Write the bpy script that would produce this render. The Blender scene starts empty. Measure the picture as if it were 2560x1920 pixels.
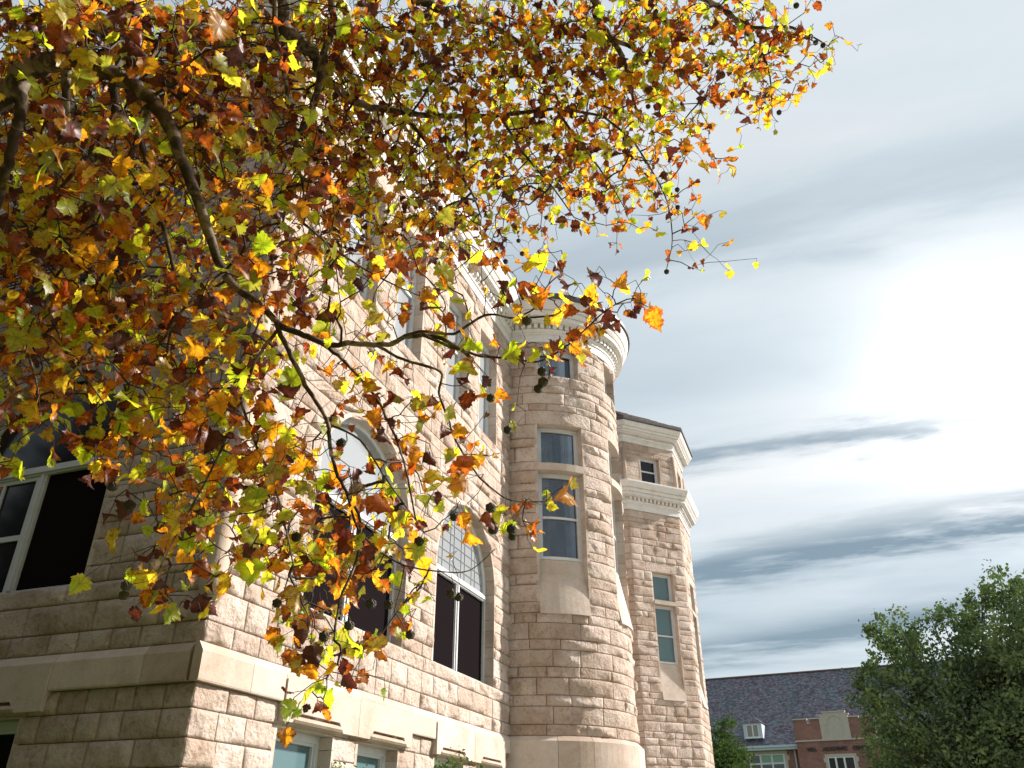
import bpy, math, random
import numpy as np
from mathutils import Vector, noise
rnd = random.Random(11)
PI = math.pi
R_ = math.radians

# ------------------------------------------------------------------ camera
F_PX = 2030.0
PITCH, AZ = R_(29.5), R_(20.07)
CAM = np.array([-6.09, -5.18, 1.6])
H = np.array([math.cos(AZ), math.sin(AZ), 0.0])          # heading on the ground
RT = np.array([math.sin(AZ), -math.cos(AZ), 0.0])        # to the right
FW = H * math.cos(PITCH) + np.array([0, 0, math.sin(PITCH)])
UP = -H * math.sin(PITCH) + np.array([0, 0, math.cos(PITCH)])
scene = bpy.context.scene
col = scene.collection
cam = bpy.data.objects.new("camera", bpy.data.cameras.new("camera"))
cam.location = CAM
cam.rotation_euler = (PI / 2 + PITCH, 0, AZ - PI / 2)
cam.data.sensor_width = 36
cam.data.lens = F_PX / 2560 * 36
cam.data.clip_start = 0.05
cam.data.clip_end = 3000
col.objects.link(cam)
scene.camera = cam

# ------------------------------------------------------------------ sky, sun, exposure
SUN_ANG, SUN_EL = R_(20.07 - 74.0), R_(32)                # building-space angle of the sun, elevation
SUN = np.array([math.cos(SUN_ANG) * math.cos(SUN_EL), math.sin(SUN_ANG) * math.cos(SUN_EL), math.sin(SUN_EL)])
GLOW_ANG, GLOW_EL = R_(20.07 - 33.0), R_(26.0)            # brightest patch of the thin cloud
GLOW = np.array([math.cos(GLOW_ANG) * math.cos(GLOW_EL), math.sin(GLOW_ANG) * math.cos(GLOW_EL), math.sin(GLOW_EL)])
EXPOSURE = 1.24
SKY_OFF = (3.14, 3.22, 1.8)
world = bpy.data.worlds.new("World")
scene.world = world
world.use_nodes = True
wn, wl = world.node_tree.nodes, world.node_tree.links
wn.clear()


def node(nt, kind, **kw):
    n = nt.nodes.new(kind)
    for k, v in kw.items():
        if hasattr(n, k):
            setattr(n, k, v)
        else:
            n.inputs[k].default_value = v
    return n


def build_world():
    nt = world.node_tree
    L = wl.new
    out = node(nt, "ShaderNodeOutputWorld")
    bg = node(nt, "ShaderNodeBackground")
    bg.inputs[1].default_value = 1.0
    sky = node(nt, "ShaderNodeTexSky", sky_type='NISHITA', sun_disc=False)
    sky.sun_elevation = SUN_EL
    sky.sun_rotation = PI / 2 - SUN_ANG
    tc = node(nt, "ShaderNodeTexCoord")
    sep = node(nt, "ShaderNodeSeparateXYZ")
    L(tc.outputs["Generated"], sep.inputs[0])

    def m(op, a, b=None, clamp=False):
        n = nt.nodes.new("ShaderNodeMath")
        n.operation = op
        n.use_clamp = clamp
        for i, v in enumerate((a, b)):
            if v is None:
                continue
            if isinstance(v, (int, float)):
                n.inputs[i].default_value = v
            else:
                L(v, n.inputs[i])
        return n.outputs[0]

    zc = m('ADD', m('MAXIMUM', sep.outputs[2], 0.0), 0.10)
    # flat cloud deck: direction projected on a plane, streaks run across the view
    a = AZ - R_(19)
    ux, uy = math.cos(a), math.sin(a)
    along = m('DIVIDE', m('ADD', m('MULTIPLY', sep.outputs[0], ux), m('MULTIPLY', sep.outputs[1], uy)), zc)
    cross = m('DIVIDE', m('ADD', m('MULTIPLY', sep.outputs[0], uy), m('MULTIPLY', sep.outputs[1], -ux)), zc)
    cmb = node(nt, "ShaderNodeCombineXYZ")
    L(m('MULTIPLY', along, 1.25), cmb.inputs[0])
    L(m('MULTIPLY', cross, 0.42), cmb.inputs[1])

    def nz(scale, detail, rough, dist, off):
        mp = node(nt, "ShaderNodeMapping")
        mp.inputs["Location"].default_value = off
        L(cmb.outputs[0], mp.inputs[0])
        n = node(nt, "ShaderNodeTexNoise")
        n.inputs["Scale"].default_value = scale
        n.inputs["Detail"].default_value = detail
        n.inputs["Roughness"].default_value = rough
        n.inputs["Distortion"].default_value = dist
        L(mp.outputs[0], n.inputs["Vector"])
        return n.outputs["Fac"]

    n1 = nz(0.62, 5, .5, .35, SKY_OFF)
    n2 = nz(1.9, 6, .55, .3, (7.7, 4.2, 2))
    mixed = m('ADD', m('MULTIPLY', n1, 0.68), m('MULTIPLY', n2, 0.32))
    ramp = node(nt, "ShaderNodeValToRGB")
    cr = ramp.color_ramp
    cr.elements[0].position, cr.elements[0].color = 0.31, (.13, .17, .195, 1)
    cr.elements[1].position, cr.elements[1].color = 0.62, (.455, .455, .447, 1)
    e = cr.elements.new(.41)
    e.color = (.265, .305, .33, 1)
    e = cr.elements.new(.49)
    e.color = (.328, .362, .38, 1)
    L(mixed, ramp.inputs[0])
    # a few long dark cloud bands, broken up by the noise
    n3 = nz(5.2, 6, .62, .2, (1.3, 9.2, 5))
    wob = m('ADD', m('ADD', m('MULTIPLY', n2, .42), m('MULTIPLY', n1, .22)), m('MULTIPLY', m('ADD', n3, -.5), .42))
    dark = None
    for a0, k, w, amp in ((2.03, .08, .075, .85), (2.68, -.22, .125, 1.3), (3.46, -.30, .20, 1.15), (1.30, .05, .14, .42), (4.4, -.3, .22, .5), (.66, .1, .10, .3)):
        q = m('DIVIDE', m('ADD', m('ADD', along, m('MULTIPLY', cross, -k)), m('ADD', wob, -a0 - .10)), w)
        b = m('MULTIPLY', m('POWER', 2.718, m('MULTIPLY', m('MULTIPLY', q, q), -1.0)), amp)
        dark = b if dark is None else m('ADD', dark, b)
    dark = m('MULTIPLY', dark, m('ADD', m('ADD', m('MULTIPLY', n2, -2.4), m('MULTIPLY', n3, -1.6)), 2.75, True), True)
    bandmix = node(nt, "ShaderNodeMix", data_type='RGBA')
    L(dark, bandmix.inputs[0])
    L(ramp.outputs[0], bandmix.inputs[6])
    bandmix.inputs[7].default_value = (.105, .145, .172, 1)
    # the sun behind the thin cloud
    dot = node(nt, "ShaderNodeVectorMath", operation='DOT_PRODUCT')
    L(tc.outputs["Generated"], dot.inputs[0])
    dot.inputs[1].default_value = GLOW
    d = m('MAXIMUM', dot.outputs["Value"], 0.0)
    g = m('ADD', m('MULTIPLY', m('POWER', d, 260), 0.50), m('MULTIPLY', m('POWER', d, 60), 0.13))
    g = m('MULTIPLY', g, m('MULTIPLY', m('ADD', m('MULTIPLY', mixed, 3.0), -0.9, True), m('ADD', m('MULTIPLY', dark, -.97), 1.0, True)))
    gc = node(nt, "ShaderNodeVectorMath", operation='SCALE')
    gc.inputs[0].default_value = (1.0, .985, .955)
    L(g, gc.inputs["Scale"])
    nis = node(nt, "ShaderNodeVectorMath", operation='SCALE')
    L(sky.outputs[0], nis.inputs[0])
    nis.inputs["Scale"].default_value = 0.055
    mix = node(nt, "ShaderNodeMix", data_type='RGBA')
    mix.inputs[0].default_value = 0.86
    L(nis.outputs[0], mix.inputs[6])
    # the cloud deck is brighter towards the sun than away from it
    half = m('MULTIPLY', m('ADD', dot.outputs["Value"], 1.0), 0.5)
    side = m('ADD', m('MULTIPLY', half, 0.26), 0.74)
    deck = node(nt, "ShaderNodeVectorMath", operation='SCALE')
    L(bandmix.outputs[2], deck.inputs[0])
    L(side, deck.inputs["Scale"])
    L(deck.outputs[0], mix.inputs[7])
    add = node(nt, "ShaderNodeVectorMath", operation='ADD')
    L(mix.outputs[2], add.inputs[0])
    L(gc.outputs[0], add.inputs[1])
    L(add.outputs[0], bg.inputs[0])
    L(bg.outputs[0], out.inputs[0])


build_world()
sun = bpy.data.objects.new("sun", bpy.data.lights.new("sun", 'SUN'))
sun.data.energy = 3.6
sun.data.angle = R_(2.5)
sun.data.color = (1.0, .94, .86)
sun.rotation_euler = Vector(SUN).to_track_quat('Z', 'Y').to_euler()
sun.location = (20, -20, 30)
col.objects.link(sun)
scene.view_settings.view_transform = 'Standard'
scene.view_settings.look = 'None'
scene.view_settings.exposure = EXPOSURE
scene.view_settings.gamma = 1.0
scene.view_settings.use_curve_mapping = False
scene.cycles.max_bounces = 6
scene.cycles.diffuse_bounces = 3
scene.cycles.transmission_bounces = 4
scene.cycles.transparent_max_bounces = 6
scene.cycles.use_denoising = True
scene.cycles.caustics_reflective = False
scene.cycles.caustics_refractive = False


# ------------------------------------------------------------------ helpers
def ray(x, y):
    return FW + RT * (x - 1280) / F_PX - UP * (y - 960) / F_PX


def at(x, y, dist):                       # a point of the place seen at photo pixel x, y, dist metres away
    d = ray(x, y)
    return CAM + d / np.linalg.norm(d) * dist


def proj(P):
    v = np.asarray(P, float) - CAM
    k = v @ FW
    return 1280 + F_PX * (v @ RT) / k, 960 - F_PX * (v @ UP) / k, k


def mesh_obj(name, verts, faces, mats=None, parent=None, smooth=False, mat_idx=None, origin=None):
    me = bpy.data.meshes.new(name)
    v = np.asarray(verts, float)
    if origin is not None:
        v = v - np.asarray(origin)
    me.from_pydata(v.tolist(), [], faces)
    if mats is not None:
        for mm in (mats if isinstance(mats, (list, tuple)) else [mats]):
            me.materials.append(mm)
    if mat_idx is not None:
        me.polygons.foreach_set("material_index", mat_idx)
    if smooth:
        me.polygons.foreach_set("use_smooth", [True] * len(me.polygons))
    me.update()
    o = bpy.data.objects.new(name, me)
    if origin is not None:
        o.location = origin
    col.objects.link(o)
    if parent is not None:
        o.parent = parent
        if origin is not None:
            o.location = np.asarray(origin) - np.asarray(world_loc(parent))
        else:
            o.location = -np.asarray(world_loc(parent))
    return o


def world_loc(o):
    p = np.zeros(3)
    while o is not None:
        p = p + np.array(o.location)
        o = o.parent
    return p


def empty(name, loc, label=None, cat=None, group=None):
    o = bpy.data.objects.new(name, None)
    o.location = loc
    o.empty_display_size = 0.3
    col.objects.link(o)
    tag(o, label, cat, group)
    return o


def tag(o, label=None, cat=None, group=None, kind=None):
    for k, v in (("label", label), ("category", cat), ("group", group), ("kind", kind)):
        if v:
            o[k] = v


class MB:
    """collects pieces of one mesh"""
    def __init__(s):
        s.v, s.f, s.m, s.tone = [], [], [], []

    def add(s, verts, faces, mi=0, tone=.5):
        b = len(s.v)
        s.v.extend([tuple(map(float, p)) for p in verts])
        s.f.extend([tuple(i + b for i in f) for f in faces])
        s.m.extend([mi] * len(faces))
        s.tone.extend([tone] * len(faces))

    def box(s, P, u0, u1, z0, z1, n0, n1, seg=1, mi=0, tone=.5):
        vs, fs = [], []
        for k in range(seg + 1):
            u = u0 + (u1 - u0) * k / seg
            for (z, n) in ((z0, n0), (z0, n1), (z1, n1), (z1, n0)):
                vs.append(P(u, z, n))
        for k in range(seg):
            a, b = 4 * k, 4 * k + 4
            for i in range(4):
                j = (i + 1) % 4
                fs.append((a + i, b + i, b + j, a + j))
        fs.append((0, 1, 2, 3))
        e = 4 * seg
        fs.append((e + 3, e + 2, e + 1, e))
        s.add(vs, fs, mi, tone)

    def tube(s, pts, rads, sides=6, mi=0, cap=True):
        pts = [np.asarray(p, float) for p in pts]
        vs, fs = [], []
        prev = None
        for i, p in enumerate(pts):
            t = pts[min(i + 1, len(pts) - 1)] - pts[max(i - 1, 0)]
            t = t / (np.linalg.norm(t) + 1e-9)
            if prev is None:
                a = np.cross(t, [0, 0, 1.0]) if abs(t[2]) < .9 else np.cross(t, [1.0, 0, 0])
            else:
                a = prev - t * (prev @ t)
            a = a / (np.linalg.norm(a) + 1e-9)
            prev = a
            b = np.cross(t, a)
            for k in range(sides):
                an = 2 * PI * k / sides
                vs.append(p + (a * math.cos(an) + b * math.sin(an)) * rads[i])
        for i in range(len(pts) - 1):
            for k in range(sides):
                k2 = (k + 1) % sides
                fs.append((i * sides + k, i * sides + k2, (i + 1) * sides + k2, (i + 1) * sides + k))
        if cap:
            fs.append(tuple(range(sides))[::-1])
            fs.append(tuple((len(pts) - 1) * sides + k for k in range(sides)))
        s.add(vs, fs, mi)

    def build(s, name, mats, parent=None, smooth=False, origin=None, tones=False):
        o = mesh_obj(name, s.v, s.f, mats, parent, smooth, s.m, origin)
        if tones:
            at_ = o.data.attributes.new("tone", 'FLOAT', 'FACE')
            at_.data.foreach_set("value", s.tone)
        return o


# ------------------------------------------------------------------ materials
def new_mat(name):
    m = bpy.data.materials.new(name)
    m.use_nodes = True
    nt = m.node_tree
    return m, nt, nt.nodes["Principled BSDF"]


def tex_noise(nt, scale, detail=4, rough=.55, vec=None, dist=0.0):
    n = nt.nodes.new("ShaderNodeTexNoise")
    n.inputs["Scale"].default_value = scale
    n.inputs["Detail"].default_value = detail
    n.inputs["Roughness"].default_value = rough
    n.inputs["Distortion"].default_value = dist
    if vec is not None:
        nt.links.new(vec, n.inputs["Vector"])
    return n


def ramp(nt, fac, stops):
    r = nt.nodes.new("ShaderNodeValToRGB")
    while len(r.color_ramp.elements) < len(stops):
        r.color_ramp.elements.new(.5)
    for e, (p, c) in zip(r.color_ramp.elements, stops):
        e.position = p
        e.color = (*c, 1)
    nt.links.new(fac, r.inputs[0])
    return r.outputs[0]


def mixc(nt, fac, a, b, mode='MIX'):
    n = nt.nodes.new("ShaderNodeMix")
    n.data_type = 'RGBA'
    n.blend_type = mode
    for i, v in ((0, fac), (6, a), (7, b)):
        if isinstance(v, (int, float)):
            n.inputs[i].default_value = v
        elif isinstance(v, tuple):
            n.inputs[i].default_value = (*v, 1)
        else:
            nt.links.new(v, n.inputs[i])
    return n.outputs[2]


def mathn(nt, op, a, b=0.0, clamp=False):
    n = nt.nodes.new("ShaderNodeMath")
    n.operation = op
    n.use_clamp = clamp
    for i, v in enumerate((a, b)):
        if isinstance(v, (int, float)):
            n.inputs[i].default_value = v
        else:
            nt.links.new(v, n.inputs[i])
    return n.outputs[0]


def bump(nt, bsdf, height, strength, dist=.01):
    b = nt.nodes.new("ShaderNodeBump")
    b.inputs["Strength"].default_value = strength
    b.inputs["Distance"].default_value = dist
    nt.links.new(height, b.inputs["Height"])
    nt.links.new(b.outputs[0], bsdf.inputs["Normal"])


def pos(nt):
    return nt.nodes.new("ShaderNodeNewGeometry").outputs["Position"]


def stone_mat(name, c_lo, c_mid, c_hi, bump_s, bump_d, spots=.5, rough_scale=26):
    m, nt, b = new_mat(name)
    p = pos(nt)
    n1 = tex_noise(nt, 2.2, 5, .6, p)
    base = ramp(nt, n1.outputs[0], [(.3, c_lo), (.5, c_mid), (.72, c_hi)])
    att = nt.nodes.new("ShaderNodeAttribute")
    att.attribute_name = "tone"
    tone = ramp(nt, att.outputs["Fac"], [(0, (.82, .76, .70)), (.35, (.95, .925, .90)), (.7, (1, .99, .98)), (1, (1.08, 1.08, 1.08))])
    base = mixc(nt, 1.0, base, tone, 'MULTIPLY')
    n2 = tex_noise(nt, 55, 4, .7, p)
    sp = ramp(nt, n2.outputs[0], [(.30, (.66, .57, .50)), (.46, (1, 1, 1))])
    base = mixc(nt, spots, base, sp, 'MULTIPLY')
    n3 = tex_noise(nt, .9, 6, .65, p, .6)
    st = ramp(nt, n3.outputs[0], [(.34, (.74, .66, .58)), (.5, (1, 1, 1))])
    base = mixc(nt, .6, base, st, 'MULTIPLY')
    n5 = tex_noise(nt, 13, 4, .62, p)
    st2 = ramp(nt, n5.outputs[0], [(.34, (.66, .52, .41)), (.46, (1, 1, 1))])
    base = mixc(nt, .6 if spots >= .5 else .2, base, st2, 'MULTIPLY')
    nt.links.new(base, b.inputs["Base Color"])
    b.inputs["Roughness"].default_value = .88
    b.inputs["Specular IOR Level"].default_value = .25
    n4 = tex_noise(nt, rough_scale, 6, .68, p)
    v = nt.nodes.new("ShaderNodeTexVoronoi")
    v.inputs["Scale"].default_value = 17
    nt.links.new(p, v.inputs["Vector"])
    hgt = mathn(nt, 'ADD', n4.outputs[0], mathn(nt, 'MULTIPLY', v.outputs["Distance"], .35))
    bump(nt, b, hgt, bump_s, bump_d)
    return m


M_STONE = stone_mat("rock_faced_limestone", (.45, .352, .29), (.585, .482, .42), (.665, .572, .515), 1.0, .032)
M_DRESS = stone_mat("dressed_limestone", (.49, .40, .335), (.57, .485, .42), (.61, .535, .475), .7, .007, .45, 60)
M_MORTAR = stone_mat("mortar", (.27, .185, .13), (.33, .23, .165), (.37, .27, .20), .5, .006, .3)


def paint_mat(name, c, dirt=.35, rough=.55):
    m, nt, b = new_mat(name)
    p = pos(nt)
    n = tex_noise(nt, 5, 6, .65, p)
    d = ramp(nt, n.outputs[0], [(.32, (.72, .69, .66)), (.52, (1, 1, 1))])
    nt.links.new(mixc(nt, dirt, c, d, 'MULTIPLY'), b.inputs["Base Color"])
    b.inputs["Roughness"].default_value = rough
    n2 = tex_noise(nt, 40, 3, .6, p)
    bump(nt, b, n2.outputs[0], .15, .003)
    return m


M_WHITE = paint_mat("cornice_paint", (.72, .69, .67), .55)
M_FRAME = paint_mat("window_frame_paint", (.62, .63, .65), .35)
M_GUTTER = paint_mat("gutter_metal", (.075, .062, .062), .4, .45)
M_PIPE = paint_mat("pale_blue_paint", (.50, .58, .66), .3)
M_CREAM = paint_mat("pale_stone_trim", (.50, .45, .40), .5)
M_METAL = paint_mat("black_iron", (.035, .03, .032), .3, .5)


def flat_mat(name, c, rough=.5, spec=.5, metal=0.0):
    m, nt, b = new_mat(name)
    b.inputs["Base Color"].default_value = (*c, 1)
    b.inputs["Roughness"].default_value = rough
    b.inputs["Specular IOR Level"].default_value = spec
    b.inputs["Metallic"].default_value = metal
    return m


def glass_mat(name, tint, alpha, rough=.03):
    m, nt, b = new_mat(name)
    nt.nodes.remove(b)
    out = nt.nodes["Material Output"]
    tr = nt.nodes.new("ShaderNodeBsdfTransparent")
    tr.inputs[0].default_value = (*alpha, 1)
    gl = nt.nodes.new("ShaderNodeBsdfGlossy")
    gl.inputs["Roughness"].default_value = rough
    gl.inputs[0].default_value = (*tint, 1)
    n = tex_noise(nt, 1.3, 2, .5, pos(nt))
    bp = nt.nodes.new("ShaderNodeBump")
    bp.inputs["Strength"].default_value = .06
    bp.inputs["Distance"].default_value = .05
    nt.links.new(n.outputs[0], bp.inputs["Height"])
    nt.links.new(bp.outputs[0], gl.inputs["Normal"])
    fr = nt.nodes.new("ShaderNodeFresnel")
    fr.inputs[0].default_value = 1.6
    mx = nt.nodes.new("ShaderNodeMixShader")
    f2 = mathn(nt, 'ADD', mathn(nt, 'MULTIPLY', fr.outputs[0], 1.0), .02, True)
    nt.links.new(f2, mx.inputs[0])
    nt.links.new(tr.outputs[0], mx.inputs[1])
    nt.links.new(gl.outputs[0], mx.inputs[2])
    nt.links.new(mx.outputs[0], out.inputs[0])
    return m


M_GLASS = glass_mat("window_glass", (.85, .9, .95), (.82, .86, .88))
M_DARKGLASS = flat_mat("dark_pane", (.012, .010, .013), .12, .35)
M_SCREEN = flat_mat("insect_screen", (.012, .009, .010), .9, 0.0)
M_ROOM = flat_mat("dim_room", (.035, .03, .035), .9, .1)  # near-black colour stands in for the unlit room behind the glass
M_FAN = flat_mat("sky_tinted_pane", (.30, .32, .345), .06, 1.0)  # pale base colour stands in for sky reflected in the glass
M_TEAL = flat_mat("blind_behind_pane", (.10, .17, .19), .10, .6)


def curtain_mat():
    m, nt, b = new_mat("curtain_cloth")
    p = pos(nt)
    n = tex_noise(nt, 3, 3, .5, p)
    nt.links.new(ramp(nt, n.outputs[0], [(.35, (.24, .20, .25)), (.65, (.46, .42, .47))]), b.inputs["Base Color"])
    b.inputs["Roughness"].default_value = .9
    return m


M_CURTAIN = curtain_mat()


M_PALE = flat_mat("pale_blind", (.55, .53, .60), .9, .2)


def tile_mat(name, a, bb, c):
    m, nt, b = new_mat(name)
    p = pos(nt)
    n = tex_noise(nt, 7, 4, .6, p)
    nt.links.new(ramp(nt, n.outputs[0], [(.3, a), (.5, bb), (.7, c)]), b.inputs["Base Color"])
    b.inputs["Roughness"].default_value = .7
    return m


M_TILE = tile_mat("clay_roof_tile", (.07, .05, .05), (.115, .08, .075), (.17, .12, .105))


def shingle_mat():
    m, nt, b = new_mat("mottled_shingle")
    p = pos(nt)
    sx = nt.nodes.new("ShaderNodeSeparateXYZ")
    nt.links.new(p, sx.inputs[0])
    cb = nt.nodes.new("ShaderNodeCombineXYZ")
    nt.links.new(sx.outputs[1], cb.inputs[0])
    nt.links.new(mathn(nt, 'MULTIPLY', sx.outputs[2], 1.42), cb.inputs[1])
    bt = nt.nodes.new("ShaderNodeTexBrick")
    bt.inputs["Scale"].default_value = 1.0
    bt.inputs["Brick Width"].default_value = .24
    bt.inputs["Row Height"].default_value = .13
    bt.inputs["Mortar Size"].default_value = .012
    bt.inputs["Bias"].default_value = 0
    bt.inputs["Color1"].default_value = (.078, .078, .098, 1)
    bt.inputs["Color2"].default_value = (.22, .22, .25, 1)
    bt.inputs["Mortar"].default_value = (.022, .020, .026, 1)
    nt.links.new(cb.outputs[0], bt.inputs["Vector"])
    n = tex_noise(nt, 1.1, 5, .7, p)
    tint = ramp(nt, n.outputs[0], [(.36, (.85, 1.05, 1.05)), (.5, (1, 1, 1)), (.64, (1.1, .86, .95))])
    n2 = tex_noise(nt, 5.5, 4, .8, p)
    tint2 = ramp(nt, n2.outputs[0], [(.34, (.55, .6, .66)), (.5, (.95, .95, .97)), (.66, (1.7, 1.65, 1.7))])
    c = mixc(nt, 1, mixc(nt, 1, bt.outputs[0], tint, 'MULTIPLY'), tint2, 'MULTIPLY')
    nt.links.new(c, b.inputs["Base Color"])
    b.inputs["Roughness"].default_value = .8
    return m


def brick_mat():
    m, nt, b = new_mat("red_brick")
    p = pos(nt)
    sx = nt.nodes.new("ShaderNodeSeparateXYZ")
    nt.links.new(p, sx.inputs[0])
    cb = nt.nodes.new("ShaderNodeCombineXYZ")
    nt.links.new(mathn(nt, 'ADD', sx.outputs[1], sx.outputs[0]), cb.inputs[0])
    nt.links.new(sx.outputs[2], cb.inputs[1])
    bt = nt.nodes.new("ShaderNodeTexBrick")
    bt.inputs["Scale"].default_value = 1.0
    bt.inputs["Brick Width"].default_value = .22
    bt.inputs["Row Height"].default_value = .085
    bt.inputs["Mortar Size"].default_value = .011
    bt.inputs["Color1"].default_value = (.20, .075, .06, 1)
    bt.inputs["Color2"].default_value = (.31, .125, .10, 1)
    bt.inputs["Mortar"].default_value = (.33, .25, .22, 1)
    nt.links.new(cb.outputs[0], bt.inputs["Vector"])
    n = tex_noise(nt, .7, 4, .6, p)
    t = ramp(nt, n.outputs[0], [(.35, (.8, .78, .78)), (.6, (1.1, 1.05, 1.05))])
    nt.links.new(mixc(nt, 1, bt.outputs[0], t, 'MULTIPLY'), b.inputs["Base Color"])
    b.inputs["Roughness"].default_value = .85
    return m


M_SHINGLE, M_BRICK = shingle_mat(), brick_mat()


def bark_mat():
    m, nt, b = new_mat("sycamore_bark")
    p = pos(nt)
    n = tex_noise(nt, 9, 4, .6, p, .8)
    c = ramp(nt, n.outputs[0], [(.40, (.045, .030, .024)), (.50, (.085, .060, .046)), (.545, (.22, .175, .135)), (.70, (.36, .30, .24))])
    nt.links.new(c, b.inputs["Base Color"])
    b.inputs["Roughness"].default_value = .8
    n2 = tex_noise(nt, 40, 4, .7, p)
    bump(nt, b, n2.outputs[0], .5, .006)
    return m


M_BARK = bark_mat()
M_TWIG = tile_mat("twig_bark", (.030, .018, .016), (.050, .030, .026), (.085, .055, .045))
M_BALL = tile_mat("seed_ball", (.028, .022, .014), (.055, .045, .026), (.09, .075, .04))


def leaf_mat(name, c1, c2, edge, edge_amt, trans=.62):
    m, nt, b = new_mat(name)
    nt.nodes.remove(b)
    out = nt.nodes["Material Output"]
    a1 = nt.nodes.new("ShaderNodeAttribute")
    a1.attribute_name = "leafdat"              # x: rim, y: random, z: vein
    sp = nt.nodes.new("ShaderNodeSeparateColor")
    nt.links.new(a1.outputs["Color"], sp.inputs[0])
    oi = nt.nodes.new("ShaderNodeObjectInfo")
    rn = mathn(nt, 'FRACT', mathn(nt, 'ADD', sp.outputs[1], oi.outputs["Random"]))
    p = pos(nt)
    nl = tex_noise(nt, 22, 3, .6, p)
    tone = mathn(nt, 'ADD', mathn(nt, 'MULTIPLY', rn, .8), mathn(nt, 'MULTIPLY', mathn(nt, 'SUBTRACT', nl.outputs[0], .42), 2.6), True)
    base = mixc(nt, tone, c1, c2)
    n = tex_noise(nt, 48, 5, .75, p)
    rim = mathn(nt, 'ADD', mathn(nt, 'MULTIPLY', sp.outputs[0], .50), mathn(nt, 'MULTIPLY', mathn(nt, 'SUBTRACT', n.outputs[0], .5), 2.2))
    rim = mathn(nt, 'ADD', rim, mathn(nt, 'MULTIPLY', rn, .32))
    r1 = nt.nodes.new("ShaderNodeMapRange")
    r1.inputs[1].default_value = .84 - edge_amt
    r1.inputs[2].default_value = 1.0 - edge_amt
    nt.links.new(rim, r1.inputs[0])
    base = mixc(nt, r1.outputs[0], base, edge)
    n3 = tex_noise(nt, 150, 2, .6, p)
    fine = ramp(nt, n3.outputs[0], [(.3, (.82, .8, .75)), (.6, (1, 1, 1))])
    base = mixc(nt, .7, base, fine, 'MULTIPLY')
    base = mixc(nt, mathn(nt, 'MULTIPLY', mathn(nt, 'POWER', sp.outputs[2], 2.5), .9), base, mixc(nt, .6, base, (.03, .02, .005)))
    df = nt.nodes.new("ShaderNodeBsdfDiffuse")
    tr = nt.nodes.new("ShaderNodeBsdfTranslucent")
    gl = nt.nodes.new("ShaderNodeBsdfGlossy")
    gl.inputs["Roughness"].default_value = .42
    gl.inputs[0].default_value = (.9, .9, .9, 1)
    nt.links.new(mixc(nt, .12, base, (.16, .14, .10)), df.inputs[0])
    nt.links.new(base, tr.inputs[0])
    mx = nt.nodes.new("ShaderNodeMixShader")
    mx.inputs[0].default_value = trans
    nt.links.new(df.outputs[0], mx.inputs[1])
    nt.links.new(tr.outputs[0], mx.inputs[2])
    m2 = nt.nodes.new("ShaderNodeMixShader")
    m2.inputs[0].default_value = .035
    nt.links.new(mx.outputs[0], m2.inputs[1])
    nt.links.new(gl.outputs[0], m2.inputs[2])
    nt.links.new(m2.outputs[0], out.inputs[0])
    return m


LEAF_MATS = [
    leaf_mat("leaf_lime", (.50, .74, .02), (.82, .84, .04), (.74, .40, .03), .20, .80),
    leaf_mat("leaf_yellow", (.93, .86, .05), (.97, .66, .03), (.70, .24, .02), .30, .80),
    leaf_mat("leaf_orange", (.97, .52, .02), (.94, .34, .015), (.46, .10, .015), .30, .80),
    leaf_mat("leaf_rust", (.66, .17, .015), (.44, .085, .015), (.17, .03, .012), .34, .68),
    leaf_mat("leaf_maroon", (.11, .022, .020), (.20, .040, .024), (.05, .014, .012), .3, .45),
    leaf_mat("leaf_olive", (.38, .46, .04), (.56, .52, .05), (.40, .20, .03), .26, .70),
    leaf_mat("leaf_dry_pale", (.46, .36, .25), (.36, .25, .16), (.22, .11, .05), .3, .35),
]
LEAF_W = [.21, .19, .22, .16, .14, .06, .02]


def green_mat(name, a, b_, c):
    m, nt, b = new_mat(name)
    nt.nodes.remove(b)
    out = nt.nodes["Material Output"]
    n = tex_noise(nt, 1.1, 5, .7, pos(nt))
    colr = ramp(nt, n.outputs[0], [(.32, a), (.5, b_), (.7, c)])
    df = nt.nodes.new("ShaderNodeBsdfDiffuse")
    tr = nt.nodes.new("ShaderNodeBsdfTranslucent")
    nt.links.new(colr, df.inputs[0])
    nt.links.new(mixc(nt, .5, colr, (.18, .30, .03)), tr.inputs[0])
    mx = nt.nodes.new("ShaderNodeMixShader")
    mx.inputs[0].default_value = .2
    nt.links.new(df.outputs[0], mx.inputs[1])
    nt.links.new(tr.outputs[0], mx.inputs[2])
    nt.links.new(mx.outputs[0], out.inputs[0])
    return m


M_GREEN = green_mat("tree_foliage", (.045, .068, .050), (.115, .165, .080), (.24, .32, .115))
M_DGREEN = green_mat("evergreen_foliage", (.024, .045, .026), (.05, .085, .036), (.10, .15, .055))
M_SHRUB = green_mat("shrub_foliage", (.05, .10, .02), (.10, .20, .03), (.19, .32, .05))
M_TRUNK = tile_mat("grey_trunk", (.025, .02, .017), (.04, .032, .026), (.06, .05, .04))

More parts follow.
